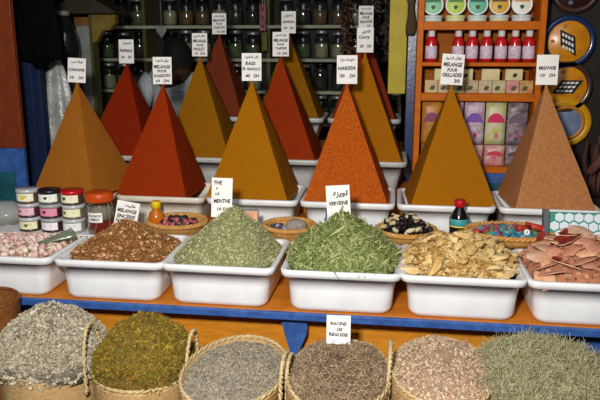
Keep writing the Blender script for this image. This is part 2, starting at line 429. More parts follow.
sign(-1.015, 3.865, 1.764, .080, .116, [(A('توابل الكسكس'), 0, .86, .72, .12), ('MELANGE', 0, .66, .84, .12), ('POUR', .0, .49, .45, .10), ('COUSCOUS', 0, .32, .8, .12), ('10', -.05, .12, .2, .1), ('DH', .28, .12, .26, .11)], 'white card lettered MELANGE POUR COUSCOUS high at the back', rz=.1)
sign(-.653, 3.035, 1.550, .088, .122, [(A('راس الحانوت'), 0, .86, .7, .13), ('RASS', -.05, .63, .5, .13), ('EL HANOUT', 0, .43, .9, .11), ('40', -.2, .18, .24, .12), ('DH', .24, .18, .26, .12)], 'white card lettered RASS EL HANOUT on the mustard yellow pyramid', rz=.12)
sign(-.592, 3.455, 1.650, .082, .120, [(A('توابل الطاجين'), 0, .87, .72, .12), ('MELANGE', 0, .66, .86, .13), ('POUR', .0, .49, .45, .10), ('TAJINE', 0, .32, .72, .12), ('10', -.1, .12, .2, .1), ('DH', .25, .12, .28, .11)], 'white card lettered MELANGE POUR TAJINE on the deep red pyramid', rz=.1)
sign(-.617, 3.865, 1.768, .080, .120, [(A('زعفران'), 0, .80, .6, .16), ('SAFRAN', 0, .52, .8, .12), ('10', -.22, .24, .22, .11), ('DH', .22, .24, .24, .11)], 'white card lettered SAFRAN high at the back', rz=.08)
sign(-.225, 3.035, 1.540, .090, .124, [(A('هريسة حارة'), 0, .84, .72, .14), ('HARISSA', 0, .55, .86, .13), ('30', -.24, .28, .24, .12), ('DH', .26, .28, .26, .12)], 'white card lettered HARISSA on the speckled orange pyramid', rz=.1)
sign(-.169, 3.455, 1.670, .082, .120, [(A('كاري'), .06, .83, .5, .17), ('Curry', -.05, .60, .66, .17), ('20', -.2, .25, .24, .11), ('DH', .24, .25, .24, .12)], 'white card with Curry handwritten, directly below the SALADE card', rz=.08)
sign(-.187, 3.865, 1.794, .080, .120, [(A('توابل السلطة'), 0, .87, .68, .10), ('MELANGE', 0, .66, .84, .13), ('POUR', .0, .48, .5, .12), ('SALADE', 0, .30, .84, .12), ('10', .2, .11, .22, .1)], 'greyish card lettered MELANGE POUR SALADE high at the back', rz=.08)
sign(.225, 3.035, 1.540, .094, .130, [(A('توابل الشواء'), 0, .86, .74, .12), ('MELANGE', 0, .66, .82, .14), ('POUR', .0, .48, .46, .12), ('GRILLADES', 0, .32, .88, .13), ('30', .24, .13, .26, .12)], 'white card lettered MELANGE POUR GRILLADES in front of the bottle shelf', rz=-.02, ry=.05)
sign(.620, 3.035, 1.543, .088, .125, [('MISHWIE', 0, .56, .78, .12), ('10', -.2, .32, .2, .11), ('DH', .24, .32, .26, .11)], 'white card lettered MISHWIE on the pinkish tan pyramid', rz=-.05)
sign(-.655, 2.455, 1.065, .080, .152, [('THE', -.2, .88, .42, .10), ('A', -.24, .74, .1, .07), ('LA', -.2, .60, .2, .08), ('MENTHE', .02, .42, .8, .10), ('10 DH', .1, .22, .6, .08)], 'tall narrow card lettered THE A LA MENTHE in the green mint leaves', rz=.06, ry=.03, cat='sign')
sign(-.203, 2.455, 1.074, .088, .128, [(A('لويزة'), .1, .74, .62, .2), ('VERVEINE', 0, .48, .82, .12)], 'white card lettered VERVEINE in the long green leaves', rz=.05, ry=-.07, cat='sign')
sign(-1.080, 2.53, .982, .094, .112, [(A('خليط'), .1, .85, .5, .13), ('MELANGE', 0, .66, .84, .14), ('ENCENS', 0, .46, .78, .14), ('NATUREL', 0, .27, .84, .14), ('10 DH', -.1, .09, .6, .1)], 'tilted white card lettered MELANGE ENCENS NATUREL behind the brown herb mix', rz=.05, ry=.16, rx=-.2, cat='sign')
sign(-.163, 2.0, .784, .076, .094, [('RACINE', 0, .72, .66, .12), ('DE', .05, .52, .22, .12), ('REGLISSE', 0, .34, .78, .12)], 'white card lettered RACINE DE REGLISSE standing in a palm basket', rz=.05, cat='sign')

# ------------------------------------------------------------------ heaps of loose stuff
def randrot():
    return Matrix.Rotation(R.uniform(0, 2*PI), 3, 'Z') @ Matrix.Rotation(R.uniform(0, PI), 3, 'X') @ Matrix.Rotation(R.uniform(0, 2*PI), 3, 'Z')
def tilt(n, k):
    """rotation whose z is near normal n, tilted by up to k"""
    z = (Vector(n) + Vector((R.gauss(0, k), R.gauss(0, k), R.gauss(0, k)))).normalized()
    a = Vector((R.uniform(-1, 1), R.uniform(-1, 1), R.uniform(-1, 1)))
    x = a.cross(z).normalized(); y = z.cross(x)
    return Matrix((x, y, z)).transposed()
def p_leaf(b, p, Mx, s, mi):
    L, W = s*R.uniform(.7, 1.2), s*R.uniform(.14, .24); c = R.uniform(-.25, .35)*L
    pts = [(-L/2, 0, 0), (-.1*L, -W, c*.3), (L/2, 0, c*.6), (-.1*L, W, c*.3), (0, 0, c*.1)]
    b.add([p + Mx @ Vector(q) for q in pts], [(0, 1, 4), (1, 2, 4), (2, 3, 4), (3, 0, 4)], mi)
def p_curl(b, p, Mx, s, mi):
    L, W = s*R.uniform(.7, 1.3), s*R.uniform(.032, .07); k = R.uniform(-1.6, 1.6); n = 5; vs = []
    for i in range(n+1):
        t = i/n - .5; a = k*t; w = W*(1-4*t*t)+.0004
        X = L*t; Z = L*(k*t*t)*.5; tw = t*R.uniform(.5, 1.4)
        vs += [p + Mx @ Vector((X, -w*math.cos(tw), Z - w*math.sin(tw))), p + Mx @ Vector((X, w*math.cos(tw), Z + w*math.sin(tw)+W*.5))]
    b.add(vs, [(2*i, 2*i+1, 2*i+3, 2*i+2) for i in range(n)], mi)
def p_crumb(b, p, Mx, s, mi):
    r = [s*R.uniform(.3, .6) for _ in range(6)]
    pts = [(r[0], 0, 0), (0, r[1], 0), (-r[2], 0, 0), (0, -r[3], 0), (0, 0, r[4]*.7), (0, 0, -r[5]*.7)]
    b.add([p + Mx @ Vector(q) for q in pts], [(0,1,4),(1,2,4),(2,3,4),(3,0,4),(1,0,5),(2,1,5),(3,2,5),(0,3,5)], mi)
def p_petal(b, p, Mx, s, mi):
    n = 7; pts = [(0, 0, -.12*s)]
    for i in range(n):
        a = 2*PI*i/n; r = s*R.uniform(.32, .55); pts.append((r*math.cos(a), r*math.sin(a)*.75, R.uniform(-.05, .22)*s))
    b.add([p + Mx @ Vector(q) for q in pts], [(0, 1+i, 1+(i+1) % n) for i in range(n)], mi)
def p_twig(b, p, Mx, s, mi):
    L, r = s*R.uniform(.6, 1.4), min(s*.028+.0003, .0009 if s < .03 else .00065); k = R.uniform(-1.2, 1.2); n = 4; rings = []
    for i in range(n+1):
        t = i/n - .5; c = Vector((L*t, L*k*t*t + R.uniform(-.04, .04)*L, L*R.uniform(-.05, .05)))
        rings.append([p + Mx @ (c + Vector((0, r*math.cos(a), r*math.sin(a)))) for a in (0, 2.1, 4.2)])
    b.loft(rings, mi, False, False, False)
PIECE = dict(leaf=p_leaf, curl=p_curl, crumb=p_crumb, petal=p_petal, twig=p_twig)

def heap(name, label, cx, cy, rx, ry, zb, H, core, pieces, power=1.0, sq=2.6, peak=(0, 0), rot=0, seedn=0, lump=.006, skirt=.03):
    """pieces: list of (kind, material, count, size, tilt)"""
    def hf(u, v):
        d = (abs(u)**sq + abs(v)**sq)**(1/sq)
        g = 1 - (math.sqrt(d*d + .012) - .11)/.90
        g = max(g, -.02)
        return H*(g**power if g > 0 else g)
    def pos(u, v):
        d = (abs(u)**sq + abs(v)**sq)**(1/sq); k = max(0, 1-d)
        x, y = u*rx + peak[0]*k, v*ry + peak[1]*k
        z = hf(u, v) + mnoise.noise(Vector((x*22+seedn, y*22, seedn)))*lump*(1 if d < .95 else .3)
        return Vector((x, y, z))
    mats = [core]; idx = {}
    for pc_ in pieces:
        if pc_[1].name not in idx: idx[pc_[1].name] = len(mats); mats.append(pc_[1])
    b = MB(); rings = []; n = 40; K = 16
    for k in range(K, 0, -1):
        ring = []
        for i in range(n):
            a = 2*PI*i/n; c, s = math.cos(a), math.sin(a)
            m = k/K/((abs(c)**sq + abs(s)**sq)**(1/sq)); ring.append(pos(c*m, s*m))
        rings.append(ring)
    low = [(p[0]*.9, p[1]*.9, -skirt) for p in rings[0]]
    b.loft([low] + rings, 0, True)
    for kind, m, cnt, size, tl_ in pieces:
        fn = PIECE[kind]; mi = idx[m.name]
        for _ in range(cnt):
            a = R.uniform(0, 2*PI); q = R.random()**(.5 if power > .7 else .36)*.995; c, s = math.cos(a), math.sin(a)
            if power < .7 and R.random() < .25: q = R.uniform(.93, 1.0)
            m_ = q/((abs(c)**sq + abs(s)**sq)**(1/sq)); u, v = c*m_, s*m_
            p = pos(u, v); e = .02
            if power < .7 and q > .985: p.z -= R.uniform(0, skirt*1.2)
            nx = (pos(u+e, v)-p); ny = (pos(u, v+e)-p); nn = nx.cross(ny).normalized()
            s_ = size*R.uniform(.7, 1.25)
            fn(b, p + nn*R.uniform(0, s_*.22), tilt(nn, tl_), s_, mi)
    o = b.build(name, mats, loc=(cx, cy, zb), rot=(0, 0, rot))
    return tag(o, label, None, None, 'stuff'), lambda u, v: Matrix.Rotation(rot, 3, 'Z') @ pos(u, v) + Vector((cx, cy, zb))

def pal(name, cols, rough=.85): return mat(name, cols[0], cols=cols, rough=rough, spec=.15)
RZ = TZ + .147
# tub 2: brown herb mix
c1 = mat('herb_mix_core', '6e3d1d', '8a5228', scale=120, bump=.6)
mixp = pal('herb_mix', ['6a4420', '94622e', '86743c', 'b88a4c', '8e5430', '6e5c30'])
mixq = pal('herb_mix_petals', ['e2a08c', 'd6b08a', 'c9705a', 'ecd8b4'])
o, _ = heap('herb_mix', 'heap of reddish brown chopped herb mix with pink petals', -1.012, 2.385, .196, .178, RZ, .106, c1,
  [('crumb', mixp, 2600, .009, 1), ('leaf', mixp, 1500, .016, .8), ('twig', mixp, 500, .022, .6), ('petal', mixq, 420, .015, .6), ('crumb', mixq, 200, .007, 1)], power=1.05, sq=3.0, peak=(.0, .02), seedn=3)
o['category'] = 'herbs'
# tub 3: fine green mint
c2 = mat('mint_core', '70754a', '86895a', scale=90, bump=.6)
mint = pal('mint_leaves', ['7f8258', '9e9c6c', 'bcb88a', '72744a', 'aeaa7c', 'd6d0aa'])
o, _ = heap('mint_leaves', 'tall heap of fine pale green dried mint in the middle-left front tub', -.610, 2.385, .194, .180, RZ, .172, c2,
  [('leaf', mint, 5200, .0125, .7), ('crumb', mint, 1500, .006, 1), ('twig', mint, 500, .018, .5), ('petal', pal('mint_pale', ['d8d2a8', 'cbbf94']), 60, .010, .5)], power=1.0, sq=3.2, peak=(.02, .02), seedn=9)
o['category'] = 'herbs'
# tub 4: verbena
c3 = mat('verbena_core', '626c38', '747e48', scale=70, bump=.6)
verb = pal('verbena_leaves', ['6c783e', '879150', 'a2a86c', '5a6632', '939a5c', 'bcbd86', '768046'])
o, _ = heap('verbena_leaves', 'heap of long curled green verbena leaves under the VERVEINE sign', -.178, 2.385, .197, .180, RZ, .150, c3,
  [('curl', verb, 4300, .040, .55), ('curl', verb, 1100, .055, .4)], power=.85, sq=3.2, peak=(.0, .02), seedn=12, lump=.012)
o['category'] = 'herbs'

# tub 1: rose buds, each one a thing
cb = mat('bud_heap_core', 'b59a84', '9c8068', scale=60, bump=.6)
o, bp_ = heap('bud_petals', 'loose petals between the small pinkish buds in the leftmost tub', -1.440, 2.385, .196, .178, RZ, .008, cb,
  [('petal', pal('bud_petal', ['e8cfc0', 'd9b4a4', 'c7a88c', 'f0e2d2']), 500, .016, .6)], power=.9, seedn=5)
o['category'] = 'petals'
budm = [mat('bud_skin%d' % i, a, b_, scale=70, rough=.6, bump=.3) for i, (a, b_) in enumerate([('ecd2c4', 'c98f84'), ('f0dfce', 'd8ae9c'), ('e0b8a8', 'f2e6d8')])]
stemm = mat('bud_stem', '7d7248', rough=.8)
buds = []
for m in budm:
    b = MB(); b.lathe([(.002, -.011), (.007, -.009), (.0105, -.002), (.0098, .004), (.006, .010), (.0018, .015)], seg=10, wob=.09)
    o = b.build('rose_bud', m)
    s = MB(); s.lathe([(.0015, -.017), (.002, -.012), (.007, -.010), (.0075, -.0075)], seg=7); s.build('stem', stemm, o)
    tag(o, 'small pinkish white dried bud in the leftmost front tub', 'flower bud', 'dried buds in the leftmost tub'); buds.append(o)
n = 0
for k in range(125):
    for _ in range(30):
        u, v = R.uniform(-.86, .92), R.uniform(-.9, .62)
        p = bp_(u, v)
        if all((p - q).length > .0165 for q in buds_p) if k else True: break
    if not k: buds_p = []
    buds_p.append(p)
    src = buds[k % 3]; o = src if k < 3 else dup(src)
    o.location = p + Vector((0, 0, .006)); o.rotation_euler = (R.uniform(-1.6, 1.6), R.uniform(-1.6, 1.6), R.uniform(0, 6)); s = R.uniform(.95, 1.25); o.scale = (s, s, s)

# tub 5: straw-coloured dried fruits
cf = mat('straw_heap_core', 'a8854a', '8a6833', scale=60, bump=.8)
o, fp = heap('dried_fruit_crumbs', 'broken straw-coloured bits between the dried fruits', .236, 2.385, .196, .178, RZ, .095, cf,
  [('petal', pal('straw_bits', ['d8b878', 'c19a55', 'e6cf98', 'a67c3c']), 1500, .030, .9), ('leaf', MATS['straw_bits'], 700, .034, .9)], power=.75, seedn=21, lump=.01)
o['category'] = 'dried fruit'
def fruitmesh(k):
    b = MB(); nseg = 18; rings = []
    prof = [(.0, -.030), (.35, -.027), (.75, -.016), (1.0, -.002), (.92, .010), (.6, .020), (.22, .026), (.0, .028)]
    ph = R.uniform(0, 6)
    for r, x in prof:
        ring = []
        for i in range(nseg):
            a = 2*PI*i/nseg; rr = .017*r*(1 + .34*math.sin(a*5 + ph + x*70) + .5*mnoise.noise(Vector((math.cos(a)*2.2+k*5, math.sin(a)*2.2, x*70)))) + .0006
            ring.append((x*(1+.1*k), rr*math.cos(a) + .004*math.sin(x*60+k), rr*.62*math.sin(a) + .003*math.cos(x*90+k)))
        rings.append(ring)
    return b.loft(rings, 0, True)
fm = [mat('dried_fruit_skin%d' % i, a, b_, scale=45, rough=.8, bump=.7, bscale=110, stretch=(.4, 1, 1)) for i, (a, b_) in enumerate([('ddbd7c', 'b98f4a'), ('e8d09a', 'c7a05c'), ('c9a05a', '9d7434'), ('e3cc9c', 'cda868')])]
fr = []
for i in range(6):
    o = fruitmesh(i).build('dried_fruit', fm[i % 4])
    s = MB(); s.lathe([(.0022, 0), (.0026, .003), (.0018, .009)], c=(.027, 0, 0), seg=6, axis='x'); s.build('stem', fm[(i+1) % 4], o)
    tag(o, 'crinkled straw-coloured dried fruit in the front tub under the red-capped bottle', 'dried fruit', 'straw-coloured dried fruits'); fr.append(o)
pts = []
for k in range(78):
    for _ in range(40):
        u, v = R.uniform(-.87, .87), R.uniform(-.87, .9); p = fp(u, v)
        if all((p - q).length > .030 for q in pts): break
    pts.append(p); o = fr[k] if k < 6 else dup(fr[k % 6])
    o.location = p + Vector((0, 0, R.uniform(.004, .012))); o.rotation_euler = (R.uniform(-.7, .7), R.uniform(-.6, .6), R.uniform(0, 2*PI)); s = R.uniform(.75, 1.2); o.scale = (s, s*1.15, s)

# tub 6: curved peel pieces
cp = mat('peel_heap_core', 'b87c58', 'a06648', scale=50, bump=.8)
o, pp = heap('peel_crumbs', 'small broken bits beneath the large brown peel pieces', .652, 2.385, .196, .178, RZ, .118, cp,
  [('petal', pal('peel_bits', ['c08a68', 'a4644a', 'cfa484', '8a4030']), 600, .024, .7)], power=.8, seedn=31, lump=.01)
o['category'] = 'peel'
pk = mat('peel_skin', 'ecbc94', 'd89c72', scale=34, rough=.75, bump=.5, bscale=120)
pk2 = mat('peel_skin_rosy', 'd89c7c', 'c48468', scale=34, rough=.75, bump=.5, bscale=120)
pk3 = mat('peel_skin_pale', 'e2bc9c', 'd0a084', scale=34, rough=.75, bump=.5, bscale=120)
pin = mat('peel_inside', '8e3024', '742318', scale=40, rough=.7, bump=.6, bscale=110)
def peelmesh(seed):
    """curved shell of peel: skin outside, dark red inside, a few mm thick"""
    rr = random.Random(seed); b = MB(); n = 14; K = 4
    rad_ = [rr.uniform(.8, 1.15) for _ in range(n)]; A_, B_ = rr.uniform(.042, .054), rr.uniform(.030, .040); cv = rr.uniform(4, 8); cw = rr.uniform(1, 4)
    def pt(i, k, off):
        a = 2*PI*i/n; r = rad_[i]*k/K; x, y = A_*r*math.cos(a), B_*r*math.sin(a)
        return (x, y, -cv*y*y - cw*x*x*.6 + .0015*math.sin(a*3+seed)*r + off*(1 - .35*(k/K)**4))
    outer = [[pt(i, k, .0022) for i in range(n)] for k in range(1, K+1)]
    inner = [[pt(i, k, -.0022) for i in range(n)] for k in range(K, 0, -1)]
    b.loft(outer, 0, True, True, False)
    base = len(b.v) - n
    b.loft([outer[-1]] + inner[:1], 0, False, False, False)
    b.loft(inner, 1, True, False, True)
    return b
pe = []
for i in range(6):
    o = peelmesh(i).build('dried_peel', [[pk, pk2, pk3][i % 3], pin])
    tag(o, 'curved pinkish brown piece of dried peel in the rightmost front tub', 'dried peel', 'peel pieces in the rightmost tub'); pe.append(o)
pts = []
for k in range(66):
    for _ in range(40):
        u, v = R.uniform(-.84, .84), R.uniform(-.84, .88); p = pp(u, v)
        if all((p - q).length > .034 for q in pts): break
    pts.append(p); o = pe[k] if k < 6 else dup(pe[k % 6])
    o.location = p + Vector((0, 0, R.uniform(.006, .016)))
    fl = PI if k % 6 == 2 else 0
    o.rotation_euler = (R.uniform(-.35, .35) + fl + .30*(1 if not fl else -1), R.uniform(-.35, .35), R.uniform(0, 2*PI)); s = R.uniform(.8, 1.15); o.scale = (s, s, s)

# ------------------------------------------------------------------ palm baskets below the table
def basket(cx, cy, r, z, label, handles=(), sy=1, m=None, rim=.0065):
    bk = tag(empty('palm_basket', (cx, cy, 0)), label, 'basket', None)
    b = MB(); prof = []; rows = int(z/.017)
    for k in range(rows+1):
        t = k/rows; rr = r*(.80 + .20*t**.7); zz = z*t
        prof += [(rr, zz), (rr+.006, zz + z/rows*.5)] if k < rows else [(rr, zz)]
    prof += [(r-.008, z), (r*.97-.008, z-.05), (r*.93-.008, z-.12)]
    b.lathe(prof, seg=48, sy=sy, cap0=True, cap1=True); b.build('woven_body', m or M['palm'], bk)
    b = MB(); n = 72
    for ph in (0, PI):
        b.tube([((r + .003*math.cos(22*a*1.0+ph))*math.cos(a), (r + .003*math.cos(22*a+ph))*math.sin(a)*sy, z + .005 + .003*math.sin(22*a+ph)) for a in [2*PI*i/(n*3) for i in range(n*3)]], rim*.62, 5, closed=True)
    b.build('rim', M['palmrope'] if m is None else m, bk)
    for hx, hy, hd, hh, ang, lean in handles:
        b = MB(); pts = []
        for i in range(15):
            a = PI*i/14; X = hd*math.cos(a); Zz = hh*math.sin(a)**.8
            pts.append((hx + X*math.cos(ang) + lean[0]*Zz, hy + X*math.sin(ang) + lean[1]*Zz, z - .01 + Zz))
        pts = [(pts[0][0], pts[0][1], z-.06)] + pts + [(pts[-1][0], pts[-1][1], z-.06)]
        for ph in (0, PI):
            q = []
            for i in range(len(pts)*4 - 3):
                f = i/4; k = int(f); t = f-k; a_ = Vector(pts[k]); b2 = Vector(pts[min(k+1, len(pts)-1)])
                c = a_.lerp(b2, t); w = i*1.1+ph
                q.append(c + Vector((math.cos(w)*.0035, math.sin(w)*.0035, math.sin(w)*.002)))
            b.tube(q, .0048, 5)
        b.build('handle', M['palmrope'], bk)
    return bk
HP = PI/2
BS = [(-1.112, 1.955, .165, 1), (-.785, 1.93, .156, 1.05), (-.466, 1.855, .156, 1.5), (-.148, 1.855, .152, 1.5), (.152, 1.86, .145, 1.5), (.446, 1.86, .146, 1.5), (.745, 1.86, .148, 1.5)]
def bsk(i, z, label, handles=()): return basket(BS[i][0], BS[i][1], BS[i][2], z, label, handles, BS[i][3])
bsk(0, .690, 'round palm basket of grey-white blossoms, leftmost below the table')
bsk(1, .690, 'palm basket with two loop handles holding olive brown flowers', [(-.163, -.02, .060, .165, HP, (-.02, 0)), (.158, .0, .060, .150, HP, (.06, 0))])
bsk(2, .745, 'palm basket with a flat filling of grey lavender', [(.160, -.03, .075, .085, HP, (.0, 0))])
bsk(3, .755, 'palm basket of brown roots holding the REGLISSE sign', [(-.146, -.01, .06, .06, HP, (0, 0)), (.146, .02, .09, .105, HP, (.05, 0))])
bsk(4, .785, 'palm basket of beige-pink chopped herbs right of the roots')
bsk(5, .740, 'palm basket hidden under the grey-green wiry thyme, second from the right')
bsk(6, .740, 'palm basket hidden under the darker thyme, rightmost below the table')
lb = basket(-1.425, 2.075, .115, .83, 'tall brown wicker basket at the left end of the table', m=M['brownwicker'])

cg = mat('blossom_core', '80776a', '6a6252', scale=60, bump=.7)
pb = pal('grey_blossoms', ['948a74', 'b0a68e', 'cfc6ac', '786e5e', 'bcb298', 'a09680'])
o, _ = heap('dried_blossoms', 'overflowing heap of grey-white dried blossoms in the leftmost palm basket', -1.112, 1.955, .186, .170, .685, .190, cg,
  [('petal', pb, 7500, .016, .8), ('crumb', pb, 3500, .011, 1), ('petal', pal('dark_blossoms', ['4d4650', '6b6470', '6c6a52']), 350, .012, .8)], power=.42, sq=2.2, peak=(.0, .02), seedn=41, lump=.016)
o['category'] = 'dried flowers'
ch = mat('olive_core', '5f4a1e', '7a5f24', scale=60, bump=.7)
ho = pal('olive_flowers', ['5d4518', '8a6f22', '6d5a20', 'a48a34', '4f4218', '8c6a2c', '5f6a2c'])
o, _ = heap('dried_flower_heads', 'heap of olive brown dried flower heads in the basket with two loop handles', -.783, 1.93, .152, .160, .685, .175, ch,
  [('crumb', ho, 3800, .012, 1), ('twig', ho, 1800, .024, .8), ('petal', pal('olive_bright', ['9a8a1e', 'b09a30']), 300, .014, .7)], power=.34, sq=2.4, peak=(0, .03), seedn=44, lump=.018)
o['category'] = 'dried flowers'
cl_ = mat('lavender_core', '8b8575', '6f6a60', scale=60, bump=.7)
lv = pal('lavender_bits', ['8e8272', 'a89c88', '746a5e', 'bdae92', '80806c', '988a7c'])
o, _ = heap('lavender', 'flat filling of grey lavender flowers in the third palm basket from the left', -.466, 1.855, .146, .222, .732, .045, cl_,
  [('crumb', lv, 3600, .008, 1), ('twig', lv, 2000, .018, .5), ('leaf', lv, 1200, .013, .7)], power=.8, sq=2.1, seedn=47, lump=.012)
o['category'] = 'lavender'
cr_ = mat('root_core', '6f5746', '5a4538', scale=60, bump=.7)
rt = pal('root_bits', ['7a6450', '9c8468', '605040', 'b49c7e', '8a7258', 'ccb490'])
o, _ = heap('chopped_roots', 'heap of brown fibrous chopped roots around the REGLISSE sign', -.148, 1.855, .143, .212, .745, .055, cr_,
  [('twig', rt, 6000, .028, .75), ('crumb', rt, 1800, .008, 1)], power=.5, sq=2.3, seedn=51, lump=.014)
o['category'] = 'roots'
cq = mat('beige_core', 'a58a72', '8c6f5c', scale=60, bump=.7)
bg = pal('beige_bits', ['b89e80', 'd0bc9c', '8e745a', 'b08870', 'ac9678', 'dccdb0'])
o, _ = heap('chopped_herbs', 'heap of beige and pinkish chopped herbs between the roots and the wiry thyme', .152, 1.86, .142, .205, .770, .075, cq,
  [('crumb', bg, 3000, .009, 1), ('petal', bg, 1400, .012, .8), ('twig', bg, 1200, .018, .6), ('crumb', pal('reddish_bits', ['b05a44', 'c06a50']), 220, .008, 1)], power=.5, sq=2.3, seedn=55, lump=.018)
o['category'] = 'herbs'
ct = mat('thyme_core', '5f5f44', '4c4e38', scale=60, bump=.7)
th = pal('thyme_stems', ['98906a', 'b0a882', '847e5a', 'c8be96', '9c987a', '76724e'])
o, _ = heap('dried_thyme', 'sprawling heap of grey-green wiry thyme stems, second from the right below the table', .440, 1.87, .185, .21, .735, .125, ct,
  [('twig', th, 15000, .036, .85), ('crumb', th, 3000, .006, 1), ('twig', th, 3000, .055, .8)], power=.33, sq=2.6, seedn=58, lump=.02)
o['category'] = 'herbs'
th2 = pal('thyme_stems_dark', ['787852', '92906a', '666842', 'a8a482', '80805a'])
o, _ = heap('dried_thyme', 'darker green heap of wiry thyme at the right edge, rightmost below the table', .765, 1.87, .155, .21, .735, .125, ct,
  [('twig', th2, 11000, .038, .85), ('crumb', th2, 1200, .008, 1)], power=.33, sq=2.6, seedn=60, lump=.02)
o['category'] = 'herbs'

o = MB().box(-1.35, 1.35, 0, .225, 0, .0295, 0, .002).build('white_plank', M['cream'], loc=(-.42, 2.604, .9003)); tag(o, 'narrow pale plank carrying the small trays and stacked jars behind the front tubs', 'plank')
# ------------------------------------------------------------------ small round trays with odds and ends
def tray(cx, cy, rx, ry, label, z=.9300, h=.058):
    t = tag(empty('woven_tray', (cx, cy, z)), label, 'tray')
    b = MB(); rx0 = .62
    b.lathe([(rx*rx0, 0), (rx*.74, .008), (rx*.88, h*.5), (rx*.96, h*.9), (rx*.94, h*.93), (rx*.84, h*.55), (rx*.70, .016), (.002, .012)], seg=48, sy=ry/rx)
    b.build('woven_dish', M['wicker'], t)
    b = MB(); n = 150
    for ph in (0, PI):
        b.tube([((rx*.96+.005*math.cos(26*a+ph))*math.cos(a), (rx*.96+.005*math.cos(26*a+ph))*math.sin(a)*ry/rx, h*.86+.006*math.sin(26*a+ph)) for a in [2*PI*i/n for i in range(n)]], .0062, 5, closed=True)
    b.build('plaited_rim', M['wicker'], t)
    return t
tray(-.912, 2.690, .128, .118, 'small round wicker tray of pink and black stones with the yellow-capped bottle')
tray(-.430, 2.690, .108, .108, 'small round wicker tray holding grey pumice between the two green heaps')
tray(.050, 2.690, .124, .115, 'small wicker tray heaped with black and cream pods')
tray(.448, 2.672, .172, .125, 'wide oval wicker tray of turquoise and red trinkets', .944)
def rockmesh(r, seed, el=(1, .8, .7), n=10, mag=.22):
    b = MB(); rr = random.Random(seed); rings = []
    for k in range(1, n//1):
        ph = PI*k/n; ring = []
        for i in range(12):
            a = 2*PI*i/12; d = Vector((math.sin(ph)*math.cos(a), math.sin(ph)*math.sin(a), -math.cos(ph)))
            f = 1 + mag*mnoise.noise(d*1.7 + Vector((seed*3.1, 0, 0)))*2
            ring.append((d.x*r*el[0]*f, d.y*r*el[1]*f, d.z*r*el[2]*f))
        rings.append(ring)
    return b.loft(rings, 0, True)
def fill_tray(cx, cy, rx, ry, protos, n, zb, layers=.02, avoid=None):
    for k in range(n):
        for _ in range(30):
            a = R.uniform(0, 2*PI); q = math.sqrt(R.random())*.72
            x, y = cx + rx*q*math.cos(a), cy + ry*q*math.sin(a)
            if not avoid or math.hypot(x-avoid[0], y-avoid[1]) > avoid[2]: break
        src = protos[k % len(protos)]; o = src if k < len(protos) else dup(src)
        o.location = (x, y, zb + layers*(1-q/.8) + R.uniform(0, .006)); o.rotation_euler = (R.uniform(-.6, .6), R.uniform(-.6, .6), R.uniform(0, 6.3))
def stones(cols, r, lab, cat, grp, name='stone', el=(1, .8, .7), mag=.22):
    out = []
    for i, c in enumerate(cols):
        o = rockmesh(r*R.uniform(.85, 1.15), i+len(lab), el, 8, mag).build(name, mat(name + '_' + c, c, rough=.55, scale=60, col2=c, bump=.4))
        tag(o, lab[i] if isinstance(lab, list) else lab, cat, grp); out.append(o)
    return out
s1 = stones(['c46a6e', '1d2226', '2a2e2a', 'b8545c', '4a5240', '232833'], .016, ['pink rough stone in the tray beside the yellow-capped bottle', 'black stone in the tray beside the yellow-capped bottle', 'blackish stone in the tray beside the yellow-capped bottle', 'rose pink stone in the tray beside the yellow-capped bottle', 'mossy dark stone in the tray beside the yellow-capped bottle', 'blue-black stone in the tray beside the yellow-capped bottle'], 'stone', 'stones in the tray by the yellow-capped bottle')
fill_tray(-.905, 2.688, .125, .11, s1, 52, .966, .026, (-1.005, 2.700, .040))
# pumice and dark lumps
o = rockmesh(.042, 5, (1.1, .8, .75), 12, .12).build('pumice_stone', mat('pumice', 'a39a90', '857c74', scale=90, bump=.8, bscale=160), loc=(-.400, 2.685, .978)); tag(o, 'large pitted grey pumice stone in the small tray between the green heaps', 'stone')
s2 = stones(['3a3844', '4c4a58', 'a8a6b4'], .013, ['dark slate lump beside the grey pumice', 'grey-violet lump beside the grey pumice', 'pale grey lump beside the grey pumice'], 'stone', 'lumps beside the pumice')
fill_tray(-.475, 2.685, .06, .08, s2, 20, .958, .018)
# pods: black and cream
pods = []
for i, c in enumerate(['1b1418', 'd8c8a4', '241a1c', '2a1e20', 'c9b58c']):
    b = MB(); b.lathe([(.001, -.022), (.006, -.018), (.0095, -.006), (.009, .006), (.006, .017), (.001, .022)], seg=9, axis='x', wob=.14, sy=1)
    o = b.build('dried_pod', mat('pod_' + c, c, c, rough=.35 if i in (0, 2, 3) else .7, scale=80, bump=.3))
    tag(o, ('black shiny' if i in (0, 2, 3) else 'cream') + ' dried pod in the heaped wicker tray', 'seed pod', 'pods in the heaped tray'); pods.append(o)
n = 0
for lay, cnt, q1 in ((0, 44, .86), (1, 36, .72), (2, 26, .56), (3, 14, .36)):
    for k in range(cnt):
        a = R.uniform(0, 2*PI); q = math.sqrt(R.random())*q1
        src = pods[n % 5]; o = src if n < 5 else dup(src); n += 1
        o.location = (.045 + .125*q*math.cos(a), 2.695 + .110*q*math.sin(a), .972 + .018*lay + R.uniform(0, .008)); o.rotation_euler = (R.uniform(-.5, .5), R.uniform(-.7, .7), R.uniform(0, 6.3))
